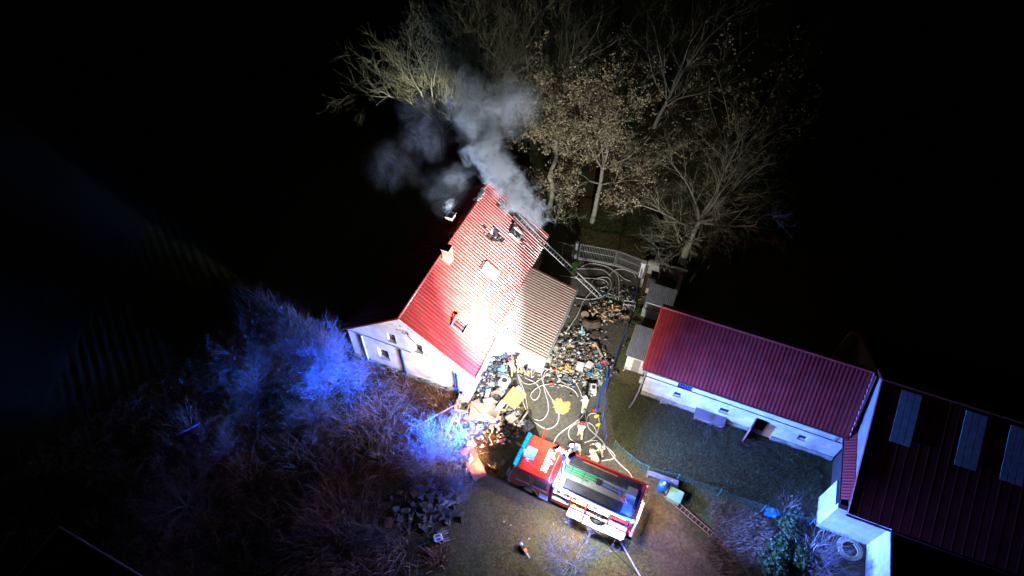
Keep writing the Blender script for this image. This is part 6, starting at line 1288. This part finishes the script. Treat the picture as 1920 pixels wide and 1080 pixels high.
# ---------------------------------------------------------------- litter, shards, bramble
def shards(name, label, cs, cols, cat, smin=.04, smax=.22):
    Vv = []; Ff = []; Cc = []; base = np.array([(x, y, z) for x in (-.5, .5) for y in (-.5, .5) for z in (-.5, .5)]); fb = np.array([(0, 1, 3, 2), (4, 6, 7, 5), (0, 4, 5, 1), (2, 3, 7, 6), (0, 2, 6, 4), (1, 5, 7, 3)]); k = 0
    for (px, py, r, n, hz) in cs:
        p = at(px, py)
        for _ in range(n):
            d = np.array([rng.uniform(smin, smax)*rng.uniform(.5, 2.2), rng.uniform(smin, smax), rng.uniform(.01, .05)]); a, b_, c_ = rng.normal(0, .35), rng.normal(0, .35), rng.uniform(0, 6.3)
            Rm = np.array(Matrix.Rotation(c_, 3, 'Z') @ Matrix.Rotation(a, 3, 'X') @ Matrix.Rotation(b_, 3, 'Y')); x, y = p.x+rng.normal(0, r*.5), p.y+rng.normal(0, r*.5); jit = rng.uniform(.7, 1.3, (8, 3))
            Vv.append((base*jit*d) @ Rm.T + [x, y, gz(x, y)+.03+rng.random()*hz]); Ff.append(fb+k); k += 8; Cc.append(np.tile(np.array(cols[rng.integers(0, len(cols))])*rng.uniform(.6, 1.2), (8, 1)))
    return tag(npmesh(name, np.concatenate(Vv), np.concatenate(Ff), grassmat, cols=np.concatenate(Cc)), label, cat, kind='stuff')
PAL = [(.55, .54, .52), (.5, .47, .42), (.42, .41, .4), (.6, .58, .55), (.35, .3, .24), (.12, .11, .1), (.2, .13, .08), (.32, .24, .16), (.05, .05, .06), (.14, .18, .25), (.26, .14, .11), (.25, .24, .22), (.2, .19, .17), (.09, .08, .07), (.2, .22, .14), (.3, .28, .25)]
shards('rubbish', 'countless small scraps and rubbish strewn before the house and beside the yard', [(900, 740, 2.2, 260, .3), (925, 700, 1.4, 240, .35), (945, 670, 1.3, 200, .4), (950, 770, 1.6, 220, .35), (990, 680, 1.2, 160, .25), (1085, 665, 2.4, 420, .35), (1105, 690, 1.8, 260, .25), (1060, 675, 1.4, 200, .2), (1045, 700, 1.3, 60, .05), (900, 805, 1.4, 120, .15), (960, 800, 1.2, 120, .15), (1160, 560, 1.5, 120, .2), (1130, 590, 1.8, 120, .1)], PAL, 'rubbish')
def leaves_on(name, label, X, Y, col, s0, cat):
    n = len(X); Z = ground_z(X, Y)+.015; a = rng.random(n)*6.3; s = s0*rng.uniform(.5, 1.4, n); t = rng.normal(0, .3, (n, 2))
    e = np.stack([np.cos(a)*s, np.sin(a)*s, t[:, 0]*s], -1); f = np.stack([-np.sin(a)*s*.6, np.cos(a)*s*.6, t[:, 1]*s], -1); c = np.stack([X, Y, Z+s*.3], -1)
    Vv = np.stack([c-e, c-f, c+e, c+f], 1).reshape(-1, 3); k = rng.random((n, 1)); cc = np.array(col[0])*(1-k)+np.array(col[1])*k
    return tag(npmesh(name, Vv, np.arange(4*n).reshape(-1, 4), grassmat, cols=np.repeat(cc, 4, 0)), label, cat, kind='stuff')
X, Y = scatter(9000, FRONT, AV); k = vnoise(X, Y, .9) > .45
leaves_on('fallen_leaves', 'fallen dry leaves and bits lying in the grass and yard', X[k], Y[k], ((.34, .2, .08), (.12, .08, .04)), .035, 'leaves')
segs = []
X, Y = scatter(2600, WEEDS, AV)
for x, y in zip(X, Y):
    z = gz(x, y); a = rng.random()*6.3; L = rng.uniform(.5, 1.6); h = rng.uniform(.15, .8); t = np.linspace(0, 1, 5); b_ = a+rng.normal(0, .7)
    P = np.stack([x+L*(t*cos(a)+t*t*.4*cos(b_)), y+L*(t*sin(a)+t*t*.4*sin(b_)), z+h*4*t*(1-t)*.8+.1*t*h], -1); segs.append((P, np.array([.009, .008, .007, .006, .004])))
tag(tubes_mesh('bramble', segs, mat('bramble_stalks', (.3, .17, .11), .9, col2=(.46, .3, .2), scale=1), None, 3), 'tangled bramble stalks arching through the dark scrub', 'bramble', kind='stuff')
